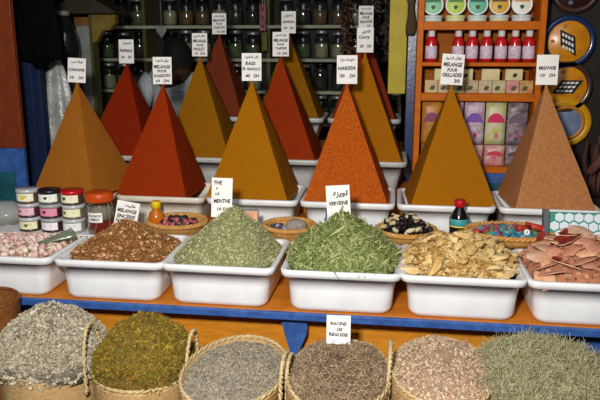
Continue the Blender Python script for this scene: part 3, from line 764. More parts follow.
# trinkets
s3 = stones(['2a7c92', '3d9a8c', 'b04038', '3a6fa0', '9a4a60', '5a8a4c', '8a9aa0'], .016, ['turquoise bead in the oval tray', 'sea green bead in the oval tray', 'brick red bead in the oval tray', 'bright blue bead in the oval tray', 'plum coloured bead in the oval tray', 'leaf green bead in the oval tray', 'grey bead in the oval tray'], 'bead', 'beads in the oval tray', name='bead', el=(1, .9, .9), mag=.08)
fill_tray(.44, 2.672, .160, .115, s3, 62, .984, .018)
for k, (x, y, rz, c) in enumerate([(.545, 2.70, -.35, 'c23424'), (.50, 2.67, .7, 'a83020')]):
    b = MB(); b.lathe([(.001, -.036), (.0125, -.035), (.0125, .035), (.001, .036)], seg=16, axis='x')
    o = b.build('paper_roll', plain(c), loc=(x, y-.02, 1.014), rot=(0, .12, rz)); tag(o, ['bright red roll lying in the oval tray', 'darker red roll lying in the oval tray'][k], 'roll')
    b = MB(); b.lathe([(.006, .036), (.0115, .0365), (.0115, .0385), (.006, .0385)], seg=16, axis='x'); tag(b.build('end_cap', M['card'], o), 'white end cap')
o = MB().lathe([(.004, -.004), (.011, -.004), (.013, 0), (.011, .004), (.004, .004), (.004, -.004)], seg=18, cap0=False, cap1=False).build('white_ring', M['white'], loc=(.505, 2.605, 1.010), rot=(1.2, 0, .3)); tag(o, 'small white ring lying in the oval tray', 'ring')

# ------------------------------------------------------------------ bottles and jars
def bottle(name, x, y, z, prof, bm, capprof, capm, label, cat='bottle', band=None, seg=20, parent=None):
    o = MB().lathe(prof, seg=seg).build(name, bm, loc=(x, y, z)); tag(o, label, cat)
    tag(MB().lathe(capprof, seg=seg).build('cap', capm, o))
    if band:
        r, z0, z1, m = band
        MB().lathe([(r, z0), (r+.0006, z0+.001), (r+.0006, z1-.001), (r, z1)], seg=seg, cap0=False, cap1=False).build('paper_label', m, o)
    return o
bo = bottle('small_bottle', -1.005, 2.700, .9425, [(.024, 0), (.0275, .004), (.0275, .055), (.024, .075), (.014, .09), (.0125, .10)], mat('orange_liquid', 'c46a14', rough=.15, spec=.6),
       [(.014, .098), (.0165, .100), (.0165, .128), (.0145, .132), (.001, .132)], plain('e8c21c', .35), 'squat bottle of orange liquid with a yellow cap, in the tray of pink stones', band=(.028, .008, .03, plain('2a3a2a'))); bo.scale = (1.25, 1.25, .90)
bo = bottle('dark_bottle', .262, 2.745, .9300, [(.03, 0), (.0335, .004), (.034, .10), (.031, .135), (.022, .16), (.0155, .175), (.0145, .185)], mat('dark_bottle_glass', '140c0e', rough=.12, spec=.7),
       [(.0175, .183), (.0185, .185), (.021, .215), (.0185, .222), (.001, .222)], plain('b8141c', .35), 'dark bottle with a red cap and turquoise label behind the straw-coloured fruits', band=(.0345, .085, .122, plain('3f9a98')))
bo.scale = (1.12, 1.12, .76)
MB().lathe([(.0345, .078), (.0351, .079), (.0351, .084), (.0345, .085)], seg=20, cap0=False, cap1=False).build('label_stripe', plain('e2cf4a'), bo)
# big orange-lidded jar
j = tag(empty('spice_jar', (-1.186, 2.545, .9605)), 'squat glass jar with a wide orange lid and red powder, beside the stacked tubs', 'jar')
MB().lathe([(.052, 0), (.060, .005), (.063, .03), (.063, .10), (.058, .135), (.052, .148), (.052, .165)], seg=32, cap1=False).build('glass_body', M['glass'], j)
MB().lathe([(.050, .003), (.058, .008), (.060, .03), (.0595, .062), (.001, .066)], seg=32).build('red_powder', mat('red_powder', '8e1f14', '76180f', scale=80, bump=.5), j)
MB().lathe([(.050, .067), (.0585, .068), (.058, .10), (.052, .128), (.001, .132)], seg=32).build('pale_powder', mat('pale_granules', 'a79a84', '8b8070', scale=120, bump=.6), j)
MB().lathe([(.060, .152), (.066, .155), (.068, .162), (.068, .188), (.064, .196), (.055, .199), (.001, .196)], seg=40).build('lid', mat('orange_lid', 'c8501a', 'b4400f', rough=.35, scale=20), j)
b = MB(); rr = .0642
for i in range(12):
    a0, a1 = -2.15 + .095*i, -2.15 + .095*(i+1)
    b.add([(rr*math.cos(a0), rr*math.sin(a0), .062), (rr*math.cos(a1), rr*math.sin(a1), .062), (rr*math.cos(a1), rr*math.sin(a1), .108), (rr*math.cos(a0), rr*math.sin(a0), .108)], [(0, 1, 2, 3)])
lab = b.build('paper_label', M['card'], j); j.scale = (.84, .84, .86)
def wraptext(lines, r, amid, w, z0, h, m, parent):
    mb = lettering(lines, w, h)
    mb.v = [(r*math.cos(amid + p[0]/r), r*math.sin(amid + p[0]/r), z0 + p[2]) for p in mb.v]
    return mb.build('lettering', m, parent)
wraptext([('POUDRE DE', 0, .68, .84, .24), ('PIMENT', 0, .30, .66, .26)], .0649, -1.58, .071, .062, .046, M['blackink'], j)

# nine stacked cosmetic-style tubs
LIDS = {'clear': plain('b9babc', .25, 'clear_lid', .7), 'red': plain('c01420', .3), 'black': plain('1c1a1c', .35), 'grey': plain('a2a0a2', .3)}
def stackjar(x, y, z, lidc, bodyc, labc, motif, label, rz=0):
    o = tag(empty('stacked_jar', (x, y, z), rz), label, 'jar', 'stacked round jars by the orange-lidded jar'); o.scale = (.90, .90, .838)
    MB().lathe([(.047, 0), (.050, .003), (.051, .010), (.0485, .012), (.0485, .052)], seg=28).build('body', plain(bodyc, .3), o)
    MB().lathe([(.050, .052), (.0525, .053), (.0525, .066), (.050, .0692), (.001, .0692)], seg=28).build('lid', LIDS[lidc], o)
    b = MB()
    for i in range(18):
        a0, a1 = -PI/2 - 1.05 + 2.1*i/18, -PI/2 - 1.05 + 2.1*(i+1)/18; r = .0492
        b.add([(r*math.cos(a0), r*math.sin(a0), .013), (r*math.cos(a1), r*math.sin(a1), .013), (r*math.cos(a1), r*math.sin(a1), .050), (r*math.cos(a0), r*math.sin(a0), .050)], [(0, 1, 2, 3)])
    lb_ = b.build('paper_label', plain(labc, .6), o)
    b = MB(); r = .0497
    ca = -PI/2 + motif[1]; n = 9; pts = [(r*math.cos(ca), r*math.sin(ca), .033)]
    for i in range(n):
        a = 2*PI*i/n; k = motif[2]*(1 + .25*math.sin(3*a)); pts.append((r*math.cos(ca + k*math.cos(a)/r), r*math.sin(ca + k*math.cos(a)/r), .033 + k*.8*math.sin(a)))
    b.add(pts, [(0, 1+i, 1+(i+1) % n) for i in range(n)]); b.build('printed_motif', plain(motif[0], .6), lb_)
    b = MB()
    for q, (da, zz) in enumerate([(.42, .038), (.42, .031), (.42, .024)]):
        for i in range(4):
            a0, a1 = -PI/2 + da - .16 + .3*i/4 + q*.02, -PI/2 + da - .16 + .3*(i+.7)/4
            b.add([(r*math.cos(a0), r*math.sin(a0), zz), (r*math.cos(a1), r*math.sin(a1), zz), (r*math.cos(a1), r*math.sin(a1), zz+.003), (r*math.cos(a0), r*math.sin(a0), zz+.003)], [(0, 1, 2, 3)])
    b.build('printed_lines', plain('8a9a70', .6), lb_)
o = MB().box(-.262, .262, -.055, .055, 0, .004, 0, .001).build('white_board', M['white'], loc=(-1.375, 2.545, .9562)); tag(o, 'thin white board across the tub backs, under the stacked jars and orange-lidded jar', 'board')
cx_ = [-1.494, -1.397, -1.300]
for k, (lc, bc, lb_, mt, lt) in enumerate([
    ('clear', '3a2c28', 'e9e4b8', ('5c6a2a', 0, .010), 'clear-lidded jar with a yellow-green label, bottom of the left stack'),
    ('clear', '4a2830', 'e6b8c0', ('7a2a34', -.3, .008), 'clear-lidded jar with a pink label, middle of the left stack'),
    ('clear', '57463a', 'f0ead2', ('d8c020', .1, .014), 'clear-lidded jar with a yellow sun on its label, top of the left stack'),
    ('grey', '3a2024', 'ece8ea', ('c9c2c8', -.2, .006), 'dark jar with a plain white label, bottom of the centre stack'),
    ('grey', '3a2024', 'e58aa8', ('6a1c34', -.15, .010), 'jar with a bright pink label, middle of the centre stack'),
    ('black', '5a5a56', 'eef0e6', ('26382e', -.05, .009), 'dark-lidded jar with a white label and green print, top of the centre stack'),
    ('clear', '8a8a84', 'e8e8e4', ('b0b0a8', 0, .006), 'pale jar partly behind the green scoop, bottom of the right stack'),
    ('clear', '6a6450', 'ece9bc', ('5a6a30', -.5, .010), 'jar with a cream label, middle of the right stack under the red lid'),
    ('red', '46382a', 'ece6c4', ('1f4a2c', -.3, .011), 'jar with a bright red lid and dark green print, top of the right stack')]):
    stackjar(cx_[k//3] + R.uniform(-.002, .002), 2.545, .9605 + .0585*(k % 3), lc, bc, lb_, mt, lt, R.uniform(-.15, .15))
# small dark jar far left + clear bag of herbs
o = bottle('small_jar', -1.660, 2.775, .9300, [(.03, 0), (.034, .005), (.034, .05), (.028, .065)], M['glassgrey'], [(.029, .064), (.031, .066), (.031, .08), (.001, .082)], M['dark'], 'small dark glass jar at the far left, against the blue panel', 'jar')
b = MB(); rings = []
for k in range(9):
    t = k/8; ring = []
    for i in range(20):
        a = 2*PI*i/20; rr = (math.sin(PI*(.12+.8*t))**.6)*(1 + .18*mnoise.noise(Vector((math.cos(a)*2, math.sin(a)*2, t*5))))
        ring.append((.105*rr*math.cos(a), .08*rr*math.sin(a), .10*t))
    rings.append(ring)
b.loft(rings); ob = b.build('herb_bag', M['film'], loc=(-1.72, 2.72, .9300)); tag(ob, 'crumpled clear bag of grey-green herbs, leftmost behind the bud tub', 'bag')
b = MB()
for _ in range(1100):
    a = R.uniform(0, 2*PI); q = math.sqrt(R.random()); z = R.uniform(.012, .082); f = .85*math.sin(PI*(.12+.8*z/.1))**.6
    p_leaf(b, Vector((.1*q*f*math.cos(a), .075*q*f*math.sin(a), z)), randrot(), .016, 0)
tag(b.build('herbs_inside', pal('bag_herbs', ['6b6c50', '8c8a68', '55583e', 'a09c7c']), ob), kind='stuff')
# green scoop (folded bag) lying in bud tub
b = MB(); rings = []
for k in range(8):
    t = k/7; w_ = .012 + .030*t
    rings.append([(w_*math.cos(a)*1.2, -.085 + .17*t, .004 + .022*t*math.sin(a) + .010*t) for a in [2*PI*i/14 for i in range(14)]])
b.loft(rings); o = b.build('herb_sachet', M['greenfilm'], loc=(-1.292, 2.37, .975), rot=(.10, .12, -.85)); o.scale = (.8, .8, .7); tag(o, 'green translucent cone of herbs lying in the tub of pinkish buds', 'sachet')
# white bulb next to scoop
# peach card and blue jar behind the green heaps
b = MB(); b.box(-.034, .034, -.003, .003, 0, .125, 0, .001); o = b.build('picture_card', plain('6c7378', .5), loc=(-.580, 2.625, .9300), rot=(-.1, 0, .08)); tag(o, 'peach-coloured printed card in a grey frame behind the mint leaves', 'card')
b = MB(); b.box(-.029, .029, -.0042, -.0032, .006, .119); c_ = b.build('print', plain('e6a47c', .6), o)
b = MB()
for q in range(3):
    b.tube([(-.014+.012*q, -.0048, .112), (-.018+.012*q, -.0048, .095), (-.010+.012*q, -.0048, .08)], .0012, 4)
b.build('brush_marks', plain('c2503a', .6), c_)
bottle('blue_bottle', -.262, 2.66, .9300, [(.016, 0), (.018, .003), (.018, .09), (.012, .108)], plain('3a6ea4', .2, spec=.7), [(.0125, .107), (.013, .109), (.013, .128), (.001, .130)], plain('27507c'), 'small blue bottle just left of the VERVEINE sign')

# patterned box right
o = tag(MB().box(-.14, .14, -.06, -.02, 0, .138, 0, .003).build('printed_box', plain('3b8f78', .5), loc=(.738, 2.70, .9305), rot=(-.22, 0, 0)), 'green cardboard box printed with white hexagons behind the peel pieces', 'box')
b = MB(); k = 0
for r_ in range(4):
    for c_ in range(8):
        x, z = -.122 + .036*c_ + (.018 if r_ % 2 else 0), .016 + .034*r_
        if x > .128: continue
        ps = [(x + .0188*math.cos(rad(60*i+30)), -.0606, z + .0188*math.sin(rad(60*i+30))) for i in range(6)]
        ps = [(max(-.138, min(.138, p[0])), p[1], max(.002, min(.136, p[2]))) for p in ps]; b.add(ps, [tuple(range(6))])
b.build('hexagon_print', plain('dfe6ec', .5), o)
b = MB(); b.box(-.162, -.142, -.062, -.02, 0, .148, 0, .002); b.build('grey_side', plain('5c5f66', .5), o)

# ------------------------------------------------------------------ orange shelf unit on the right
sh = tag(empty('shelf_unit', (.39, 3.30, 0)), 'orange painted shelf unit with tubs, red bottles and sachets', 'shelf')
W0, W1, D = -.310, .236, .20
for a, b_ in ((W0, W0+.028), (W1, W1+.028)):
    MB().box(a, b_, 0, D, 0, 2.25, 0, .002).build('upright', M['shelforange'], sh)
MB().box(W0+.028, W1, D-.012, D, 1.10, 2.25).build('back_board', M['backorange'], sh)
for z0, z1 in ((1.775, 1.812), (1.610, 1.628), (1.449, 1.484), (1.108, 1.138), (2.03, 2.06)):
    MB().box(W0+.028, W1, 0, D-.012, z0, z1, 0, .002).build('shelf_board', M['shelforange'], sh)
MB().box(W0+.028, W1, .004, .016, 0, 1.108).build('lower_panel', M['blue'], sh)
MB().box(W0+.20, W1-.06, -.001, .004, .93, 1.06).build('inset_panel', M['teal'], sh)

def disc(x, y, z, r, t, rimc, facec, bandc, label, tiltx=-.12):
    o = tag(empty('round_tub', (x, y, z), rot=(tiltx, 0, 0)), label, 'tub', 'round tubs on the top shelf')
    MB().lathe([(r*.92, -t), (r*.96, -t+.002), (r*.98, 0), (r, .002), (r, .008), (r*.90, .009), (r*.88, .006)], c=(0, 0, 0), seg=28, axis='y').build('tub_body', M['white'], o)
    MB().lathe([(r*.885, .0062), (r*.86, .0072), (.001, .0072)], seg=28, axis='y', cap0=False).build('printed_face', plain(facec, .45), o)
    b = MB(); pts = [(r*.83*math.cos(a), -.0085, r*.83*math.sin(a)) for a in [rad(18 + 144*i/10) for i in range(11)]]; b.add(pts, [tuple(reversed(range(11)))])
    b.build('printed_band', plain(bandc, .5), o)
    b = MB(); ps = [(.010*math.cos(a)*(1+.3*math.sin(3*a)), -.0086, -.012 + .010*math.sin(a)) for a in [2*PI*i/10 for i in range(10)]]; b.add(ps, [tuple(range(10))]); b.build('printed_fruit', plain('2c4a24' if facec != 'd89a2a' else '4a2408', .5), o)
    return o
TX = [.150, .253, .353, .452, .552]
for i, (fc, bc, nm) in enumerate([('8fc8a0', '2c6a4c', 'pale green'), ('b8cc5a', '4c7a2c', 'lime green'), ('6fb898', '1f5a4a', 'sea green'), ('d8a83a', '5c3a14', 'golden yellow'), ('e6e2d4', 'd88a3a', 'white')]):
    x = TX[i]
    o = tag(empty('flat_tub', (x, 3.36, 1.8125)), 'flat round tub lying under the upright %s one on the top shelf' % nm, 'tub', 'flat tubs on the top shelf')
    MB().lathe([(.040, 0), (.043, .002), (.044, .018)], seg=26).build('tub_body', plain(['c8d8d0', 'd8d6a0', 'd0d8c4', 'd8d0a0', 'd8d8d0'][i], .4), o)
    MB().lathe([(.0445, .016), (.0455, .018), (.0455, .026), (.043, .029), (.001, .029)], seg=26).build('lid', plain('c4d0d0' if i != 1 else 'd4d890', .35), o)
    disc(x, 3.37, 1.842+.047, .047, .03, 'eeeeee', fc, bc, 'upright round tub with a %s face on the top shelf' % nm)
# red bottles
BX = [.148, .273, .337, .402, .468, .530, .593]
red = mat('red_syrup', 'cc1c20', 'b01418', rough=.18, scale=10, spec=.6)
bl = mat('flower_label', 'e2d4dc', 'c09ab0', rough=.6, scale=75)
pos_ = ['leftmost, alone beside a gap', 'second from the left', 'third from the left', 'fourth from the left', 'third from the right', 'second from the right', 'rightmost, by the upright']
rb = None
for i, x in enumerate(BX):
    if rb is None:
        rb = bottle('syrup_bottle', 0, 0, 0, [(.025, 0), (.0275, .004), (.0275, .085), (.025, .100), (.016, .114), (.013, .118)], red,
          [(.0135, .116), (.016, .118), (.016, .142), (.014, .145), (.001, .145)], plain('d8d8d6', .4), '', band=(.0277, .016, .074, bl)); o = rb
    else: o = dup(rb)
    o.location = (x, 3.355 + R.uniform(-.006, .006), 1.6285); o.rotation_euler = (0, 0, R.uniform(-.5, .5))
    tag(o, 'red white-capped bottle on the middle shelf, ' + pos_[i], 'bottle', 'red bottles on the middle shelf')
# small boxes over packets
def cbox(name, x, z, w, h, m, label, cat, grp, motif=None, y=3.35, d=.035, rz=0):
    o = MB().box(-w/2, w/2, -d/2, d/2, 0, h, 0, .0015).build(name, m, loc=(x, y, z), rot=(0, 0, rz)); tag(o, label, cat, grp)
    if motif:
        b = MB(); r = min(w, h)*.2; ps = [(w*motif[1] + r*math.cos(a)*(1+.3*math.sin(2*a)), -d/2-.0006, h*motif[2] + r*math.sin(a)) for a in [2*PI*i/9 for i in range(9)]]
        b.add(ps, [tuple(range(9))]); b.build('printed_motif', plain(motif[0], .6), o)
    return o
pkc = [mat('packet_%d' % i, a, b_, rough=.5, scale=sc_) for i, (a, b_, sc_) in enumerate([('c49a6c', 'c0b478', 40), ('b8b070', 'd0a890', 45), ('b4b88c', 'a8a060', 50), ('c4b48c', 'b07c5c', 42), ('b8c090', 'c48a80', 48), ('c8b89c', 'b0a050', 40), ('b86a70', 'd0a888', 38), ('c0b060', 'b8503c', 44)])]
pn = ['tan', 'olive-yellow', 'sage green', 'beige', 'pale green', 'sand coloured', 'rosy', 'yellow-red']
for i in range(8):
    cbox('soap_packet', .155 + .0625*i, 1.4845, .060, .060, pkc[i], '%s patterned packet in the lower packet row, %s' % (pn[i], ['at the left upright', 'behind the GRILLADES sign', 'beside the sign', 'under the second small box', 'right of centre', 'under the third small box', 'third from right upright', 'against the right upright'][i]), 'packet', 'packets under the red bottles', ('4a4a28', .1*(-1)**i, .4))
for x, w, nm, mo in ((.205, .075, 'left cream box above the packets, left of the GRILLADES sign', None), (.318, .055, 'cream box above the packets, touching the right of the GRILLADES sign', ('3a2410', -.1, .4)), (.427, .082, 'wide pale box above the packets in the middle', None), (.533, .078, 'white-edged cream box above the packets, rightmost', ('26221c', .05, .45))):
    cbox('soap_box', x, 1.545, w, .052, mat('cream_box', 'dccb9c', 'c8b884', rough=.6, scale=30), nm, 'box', 'small cream boxes above the packets', mo)
# sachets
def sachet(x, z, w, h, base, arch, label, drop=None, y=3.34, top=None):
    b = MB(); n = 6; rings = []
    for k in range(n+1):
        t = k/n; zz = h*t; bulge = .012*math.sin(PI*min(1, max(0, (t-.05)/.9)))
        rings.append([(-w/2, -.001-bulge*.1, zz), (-w*.25, -.002-bulge, zz), (w*.25, -.002-bulge, zz), (w/2, -.001-bulge*.1, zz), (w/2, .001, zz), (-w/2, .001, zz)])
    b.loft(rings, 0, True); o = b.build('sachet', base, loc=(x, y, z)); tag(o, label, 'sachet', 'sachets on the bottom shelf')
    b = MB(); pts = [(w*.42*math.cos(a), -.0155, h*.52 + h*.22*math.sin(a)) for a in [PI*i/10 for i in range(11)]]; b.add(pts, [tuple(reversed(range(11)))]); b.build('printed_arch', arch, o)
    if drop:
        b = MB(); pts = [(.005 + .009*math.cos(a), -.0155, h*.22 + .014*math.sin(a)) for a in [2*PI*i/9 for i in range(9)]]; b.add(pts, [tuple(range(9))]); b.build('printed_drop', drop, o)
sm = dict(w=mat('sachet_white', 'd8ccd0', 'b088a0', rough=.4, scale=38), g=mat('sachet_green', 'b8c050', 'd4c8b8', rough=.4, scale=22), d=mat('sachet_dark', '4a4048', 'a89498', rough=.4, scale=45), y=mat('sachet_yellow', 'c48a20', 'a86a3c', rough=.4, scale=40), p=mat('sachet_pink', 'c85c78', 'd8c0a8', rough=.4, scale=30))
for x, k, a, dr, nm in ((.165, 'y', '7c3050', 'b83020', 'yellow sachet with a plum arch, leftmost on the bottom shelf'), (.265, 'w', '7c5aa0', None, 'white sachet mostly hidden by the gold-brown pyramid'),
        (.366, 'w', '7648a4', 'b01c34', 'white sachet with a purple arch and a red drop'), (.466, 'g', 'c81c54', 'c86478', 'lime green sachet with a bright pink arch'), (.566, 'd', '6a5868', 'a84868', 'dark grey sachet with a small pink print, rightmost')):
    sachet(x, 1.1385+.10, .094, .205, sm[k], plain(a, .45), nm, plain(dr, .5) if dr else None, y=3.36)
for x, k, a, nm in ((.366, 'p', 'd8a0a8', 'pinkish sachet standing in front below the purple-arched one'), (.466, 'p', 'c03c48', 'red and pink sachet standing in front below the pink-arched one'), (.566, 'd', '584850', 'dark sachet standing in front, lowest on the right')):
    sachet(x, 1.1385, .094, .10, sm[k], plain(a, .45), nm, y=3.335)
for x, nm in ((.165, 'leftmost'), (.265, 'second')):
    cbox('carton', x, 1.1385, .09, .098, mat('carton_brown', '9a6a2c', '84551f', rough=.6, scale=20), 'brown carton under the back sachets, ' + nm, 'carton', 'cartons on the bottom shelf', y=3.37)
cbox('carton', .366, 1.1385, .09, .098, MATS['carton_brown'], 'brown carton behind the pinkish front sachet', 'carton', 'cartons on the bottom shelf', y=3.40)
cbox('carton', .466, 1.1385, .09, .098, MATS['carton_brown'], 'brown carton behind the red and pink front sachet', 'carton', 'cartons on the bottom shelf', y=3.40)
cbox('carton', .566, 1.1385, .09, .098, MATS['carton_brown'], 'brown carton behind the lowest dark sachet', 'carton', 'cartons on the bottom shelf', y=3.40)

# ------------------------------------------------------------------ post, yellow board, hanging scarf
o = tag(MB().box(-.026, .026, 0, .05, 0, 2.6, 0, .004).build('blue_post', M['bluepost'], loc=(.066, 3.72, 0)), 'glossy blue post left of the orange shelf unit', 'post')
o = tag(MB().box(-.046, .046, 0, .018, 0, 1.05, 0, .002).build('yellow_board', M['yellowboard'], loc=(-.010, 3.70, 1.452)), 'upright yellow-ochre board beside the blue post', 'board')
b = MB(); rings = []
for k in range(12):
    t = k/11; w_ = .022 + .006*math.sin(t*9)
    rings.append([(w_*math.cos(a) + .004*math.sin(t*5), .012*math.sin(a), .25*t) for a in [2*PI*i/12 for i in range(12)]])
b.loft(rings); o = b.build('hanging_net', mat('net_cloth', '5c4a30', '3c2f1e', scale=120, bump=1, bscale=150), loc=(.052, 3.672, 1.755)); tag(o, 'brown knitted net hanging at the top of the blue post', 'net')

# ------------------------------------------------------------------ round trays in wrapping at the right, on a rack board
o = tag(MB().box(0, .62, 0, .02, 0, 2.5, 0, .003).build('rack_board', M['dark'], loc=(.690, 3.535, 0)), 'dark board at the right that carries the round boxes', 'board')
def roundbox(x, z, r, rimm, facem, ringm, label, y=3.5352, diamond=True, rot=0, fr=.78, ring2=None):
    o = tag(empty('round_box', (x, y, z)), label, 'round box', 'round boxes on the dark board')
    MB().lathe([(r*.9, 0), (r, .006), (r, .045), (r*.97, .052), (r*(fr+.03), .052), (r*fr, .046)], seg=48, axis='y').build('rim', rimm, o)
    MB().lathe([(r*fr, .0462), (r*(fr-.04), .050), (.001, .051)], seg=48, axis='y', cap0=False).build('face', facem, o)
    if ring2: MB().lathe([(r*fr*1.0, .0525), (r*fr*.99, .0545), (r*fr*.82, .0545), (r*fr*.81, .0525)], seg=48, axis='y', cap0=False, cap1=False).build('inner_ring', ring2, o)
    if diamond:
        d = [(-.36, .46), (.22, .18), (.30, -.56), (-.30, -.14)] if diamond == 1 else [(-.52, -.26), (-.20, .26), (.62, .26), (.28, -.26)]
        d = [(p[0]*r, p[1]*r) for p in d]
        MB().add([(p[0], -.0525, p[1]) for p in d], [(3, 2, 1, 0)] if diamond == 1 else [(0, 1, 2, 3)]).build('diamond_label', M['blackink'], o)
        b = MB(); e1 = Vector((d[1][0]-d[0][0], 0, d[1][1]-d[0][1])); e2 = Vector((d[3][0]-d[0][0], 0, d[3][1]-d[0][1]))
        if diamond == 2: e1, e2 = Vector((d[3][0]-d[0][0], 0, d[3][1]-d[0][1])), Vector((d[1][0]-d[0][0], 0, d[1][1]-d[0][1]))
        if diamond == 1: e2 = Vector((d[2][0]-d[1][0], 0, d[2][1]-d[1][1])); e1 = Vector((d[1][0]-d[0][0], 0, d[1][1]-d[0][1]))
        o0 = Vector((d[0][0], -.0535, d[0][1]))
        for q in range(3):
            f = (.2 + .3*q); n_ = 4
            for c in range(n_):
                u0, u1 = .12 + .2*c, .12 + .2*c + .13
                z0, z1 = f-.08, f+.08
                if diamond == 1: qd = [o0 + e1*u0 + e2*z0, o0 + e1*u1 + e2*z0, o0 + e1*u1 + e2*z1, o0 + e1*u0 + e2*z1]
                else: qd = [o0 + e1*u0 + e2*z0, o0 + e1*u1 + e2*z0, o0 + e1*(u1+.02) + e2*z1, o0 + e1*u0 + e2*z1]
                b.add(qd, [(0, 1, 2, 3)])
        b.build('printed_script', M['card'], o)
    b = MB()
    for k in range(5 if diamond else 4):
        a = 2*PI*k/5+.6; cx, cz = r*.60*fr/.78*math.cos(a), r*.60*fr/.78*math.sin(a)
        ps = [(cx + .010*math.cos(t)*(1+.3*math.cos(5*t)), -.0516, cz + .010*math.sin(t)*(1+.3*math.cos(5*t))) for t in [2*PI*i/15 for i in range(15)]]
        b.add(ps, [tuple(range(15))])
    b.build('flower_marking', plain('b06a18' if diamond else '5a6c8c', .6), o)
    return o
yel = mat('golden_face', 'dc9210', 'c67c0a', rough=.3, scale=20, spec=.6)
brn = mat('brown_wrap', '4a3024', '36221a', rough=.25, scale=30, spec=.7)
roundbox(.800, 1.722, .124, mat('navy_wrap', '1c3460', '142446', rough=.2, scale=30, spec=.8), yel, None, 'round navy-rimmed box with golden face and dark diamond label, second from the top')
roundbox(.806, 1.508, .124, brn, yel, None, 'round brown-wrapped box with golden face, below the navy-rimmed one', diamond=2)
roundbox(.822, 1.335, .118, mat('yellow_rim', 'd8a014', 'c08a10', rough=.3, scale=20), mat('pale_blue_face', '7c8ca8', '6a7894', rough=.4, scale=25), None, 'smaller round box with a yellow ring and pale blue face behind the pink tan pyramid', diamond=0, ring2=plain('b8741c', .4), fr=.72)
roundbox(.815, 1.965, .112, brn, mat('maroon_face', '3c1c18', '2c1412', rough=.3, scale=20), None, 'dark maroon round box cut off by the top of the picture', diamond=0)
# bark sticks standing in a dark box
bx = tag(empty('dark_crate', (1.0, 3.36, .9005)), 'dark crate of bark sticks at the right edge', 'crate')
bx.location.z = 0
MB().box(-.14, .2, -.06, .11, .0, 1.0, 0, .004).build('crate_body', M['dark'], bx)
stk = []
barkm = [mat('bark_%d' % i, a, b_, rough=.8, scale=30, bump=.6, stretch=(2, 2, .3)) for i, (a, b_) in enumerate([('4a2c20', '33201a'), ('5a3a30', '402620'), ('3a2822', '2a1c18'), ('6a4438', '4c2e26')])]
for i in range(4):
    b = MB(); b.tube([(0, 0, 0), (.004, .002, .10), (-.003, .004, .22), (.002, 0, .32)], [.013, .014, .012, .011], 7); o = b.build('bark_stick', barkm[i]); tag(o, 'dark brown bark stick leaning in the crate at the right edge', 'stick', 'bark sticks in the crate'); stk.append(o)
for k in range(26):
    o = stk[k] if k < 4 else dup(stk[k % 4])
    o.location = (.90 + .03*(k % 9) + R.uniform(-.006, .006), 3.325 + .028*(k//9) + R.uniform(-.006, .006), 1.003 + .0*(k)); o.rotation_euler = (R.uniform(-.12, .12), R.uniform(-.35, .30), R.uniform(0, 3))
    s = R.uniform(.7, 1.0); o.scale = (1, 1, s)
o = tag(MB().tube([(0, 0, 0), (.06, -.02, .10)], .022, 12).build('bark_roll', barkm[3], loc=(.905, 3.24, 1.17)), 'thick brown bark roll beside the round box with the yellow ring', 'bark roll')
o.location = (.90, 3.30, 1.12)
b = MB(); b.lathe([(.022, 0), (.030, .003), (.034, .05), (.03, .055)], seg=16); o = b.build('white_cup', M['greyplastic'], loc=(.985, 3.262, 1.18), rot=(.3, -.4, 0)); tag(o, 'pale grey cup resting against the bark sticks at the right edge', 'cup')

# ------------------------------------------------------------------ left side of the stall
o = tag(empty('wall_cabinet', (-1.95, 2.88, 0)), 'brown-orange painted cabinet at the left edge above a blue panel', 'cabinet')
MB().box(.135, .255, 0, .03, 1.245, 2.3, 0, .003).build('upright', M['brownorange'], o)
MB().box(-.30, .135, 0, .11, 1.245, 1.275, 0, .002).build('shelf_board', M['brownorange'], o)
MB().box(-.30, .135, 0, .11, 1.60, 1.625, 0, .002).build('shelf_board', M['brownorange'], o)
MB().box(-.30, .150, .11, .12, 1.275, 2.3).build('back_board', M['brownorange'], o)
MB().box(-.30, .252, .01, .03, 0, 1.244).build('lower_panel', M['blue'], o)
MB().box(.03, .20, .004, .010, .86, 1.13).build('inset_panel', M['teal'], o)
for k, (z, nm) in enumerate(((1.276, 'cream paper packet on the lower cabinet shelf at the left edge'), (1.352, 'second cream paper packet stacked at the left edge'))):
    p = tag(MB().box(-.045, .045, -.03, .03, 0, .075, 0, .006).build('paper_packet', mat('cream_paper', 'cfc09a', 'b5a47c', rough=.8, scale=30), loc=(-1.868, 2.93, z)), nm, 'packet')
for x, w_, nm in ((-1.842, .055, 'slim navy post left of the pair behind the orange cabinet'), (-1.792, .050, 'broad navy post right of the pair behind the orange cabinet')):
    tag(MB().box(-w_/2, w_/2, 0, .05, 0, 2.79, 0, .004).build('navy_post', M['bluedark'], loc=(x, 3.215, 0)), nm, 'post', 'navy posts')
# black cloth hanging
b = MB(); n = 40; f = []; K = 14
def cl(i, k, back):
    t = i/n; z = 2.34 - .72*k/K + (.02*math.sin(t*9) if k == K else 0); x = -.125 + .26*t + .01*math.sin(k*.6)
    return (x, .018*math.sin(t*17 + k*.15) + .01*math.sin(t*41) + (.012 if back else 0) - .0*t, z)
rings = [[cl(i, k, 0) for i in range(n+1)] + [cl(i, k, 1) for i in range(n, -1, -1)] for k in range(K+1)]
b.loft(rings); o = b.build('black_coat', mat('black_coat_cloth', '060607', '09090b', rough=.9, scale=20, bump=.4, spec=.05), loc=(-1.735, 3.12, 0)); tag(o, 'black coat hanging in front of the navy posts', 'coat')
MB().box(-.15, .16, .0, .02, 2.33, 2.36).build('hanging_rail', M['dark'], o)
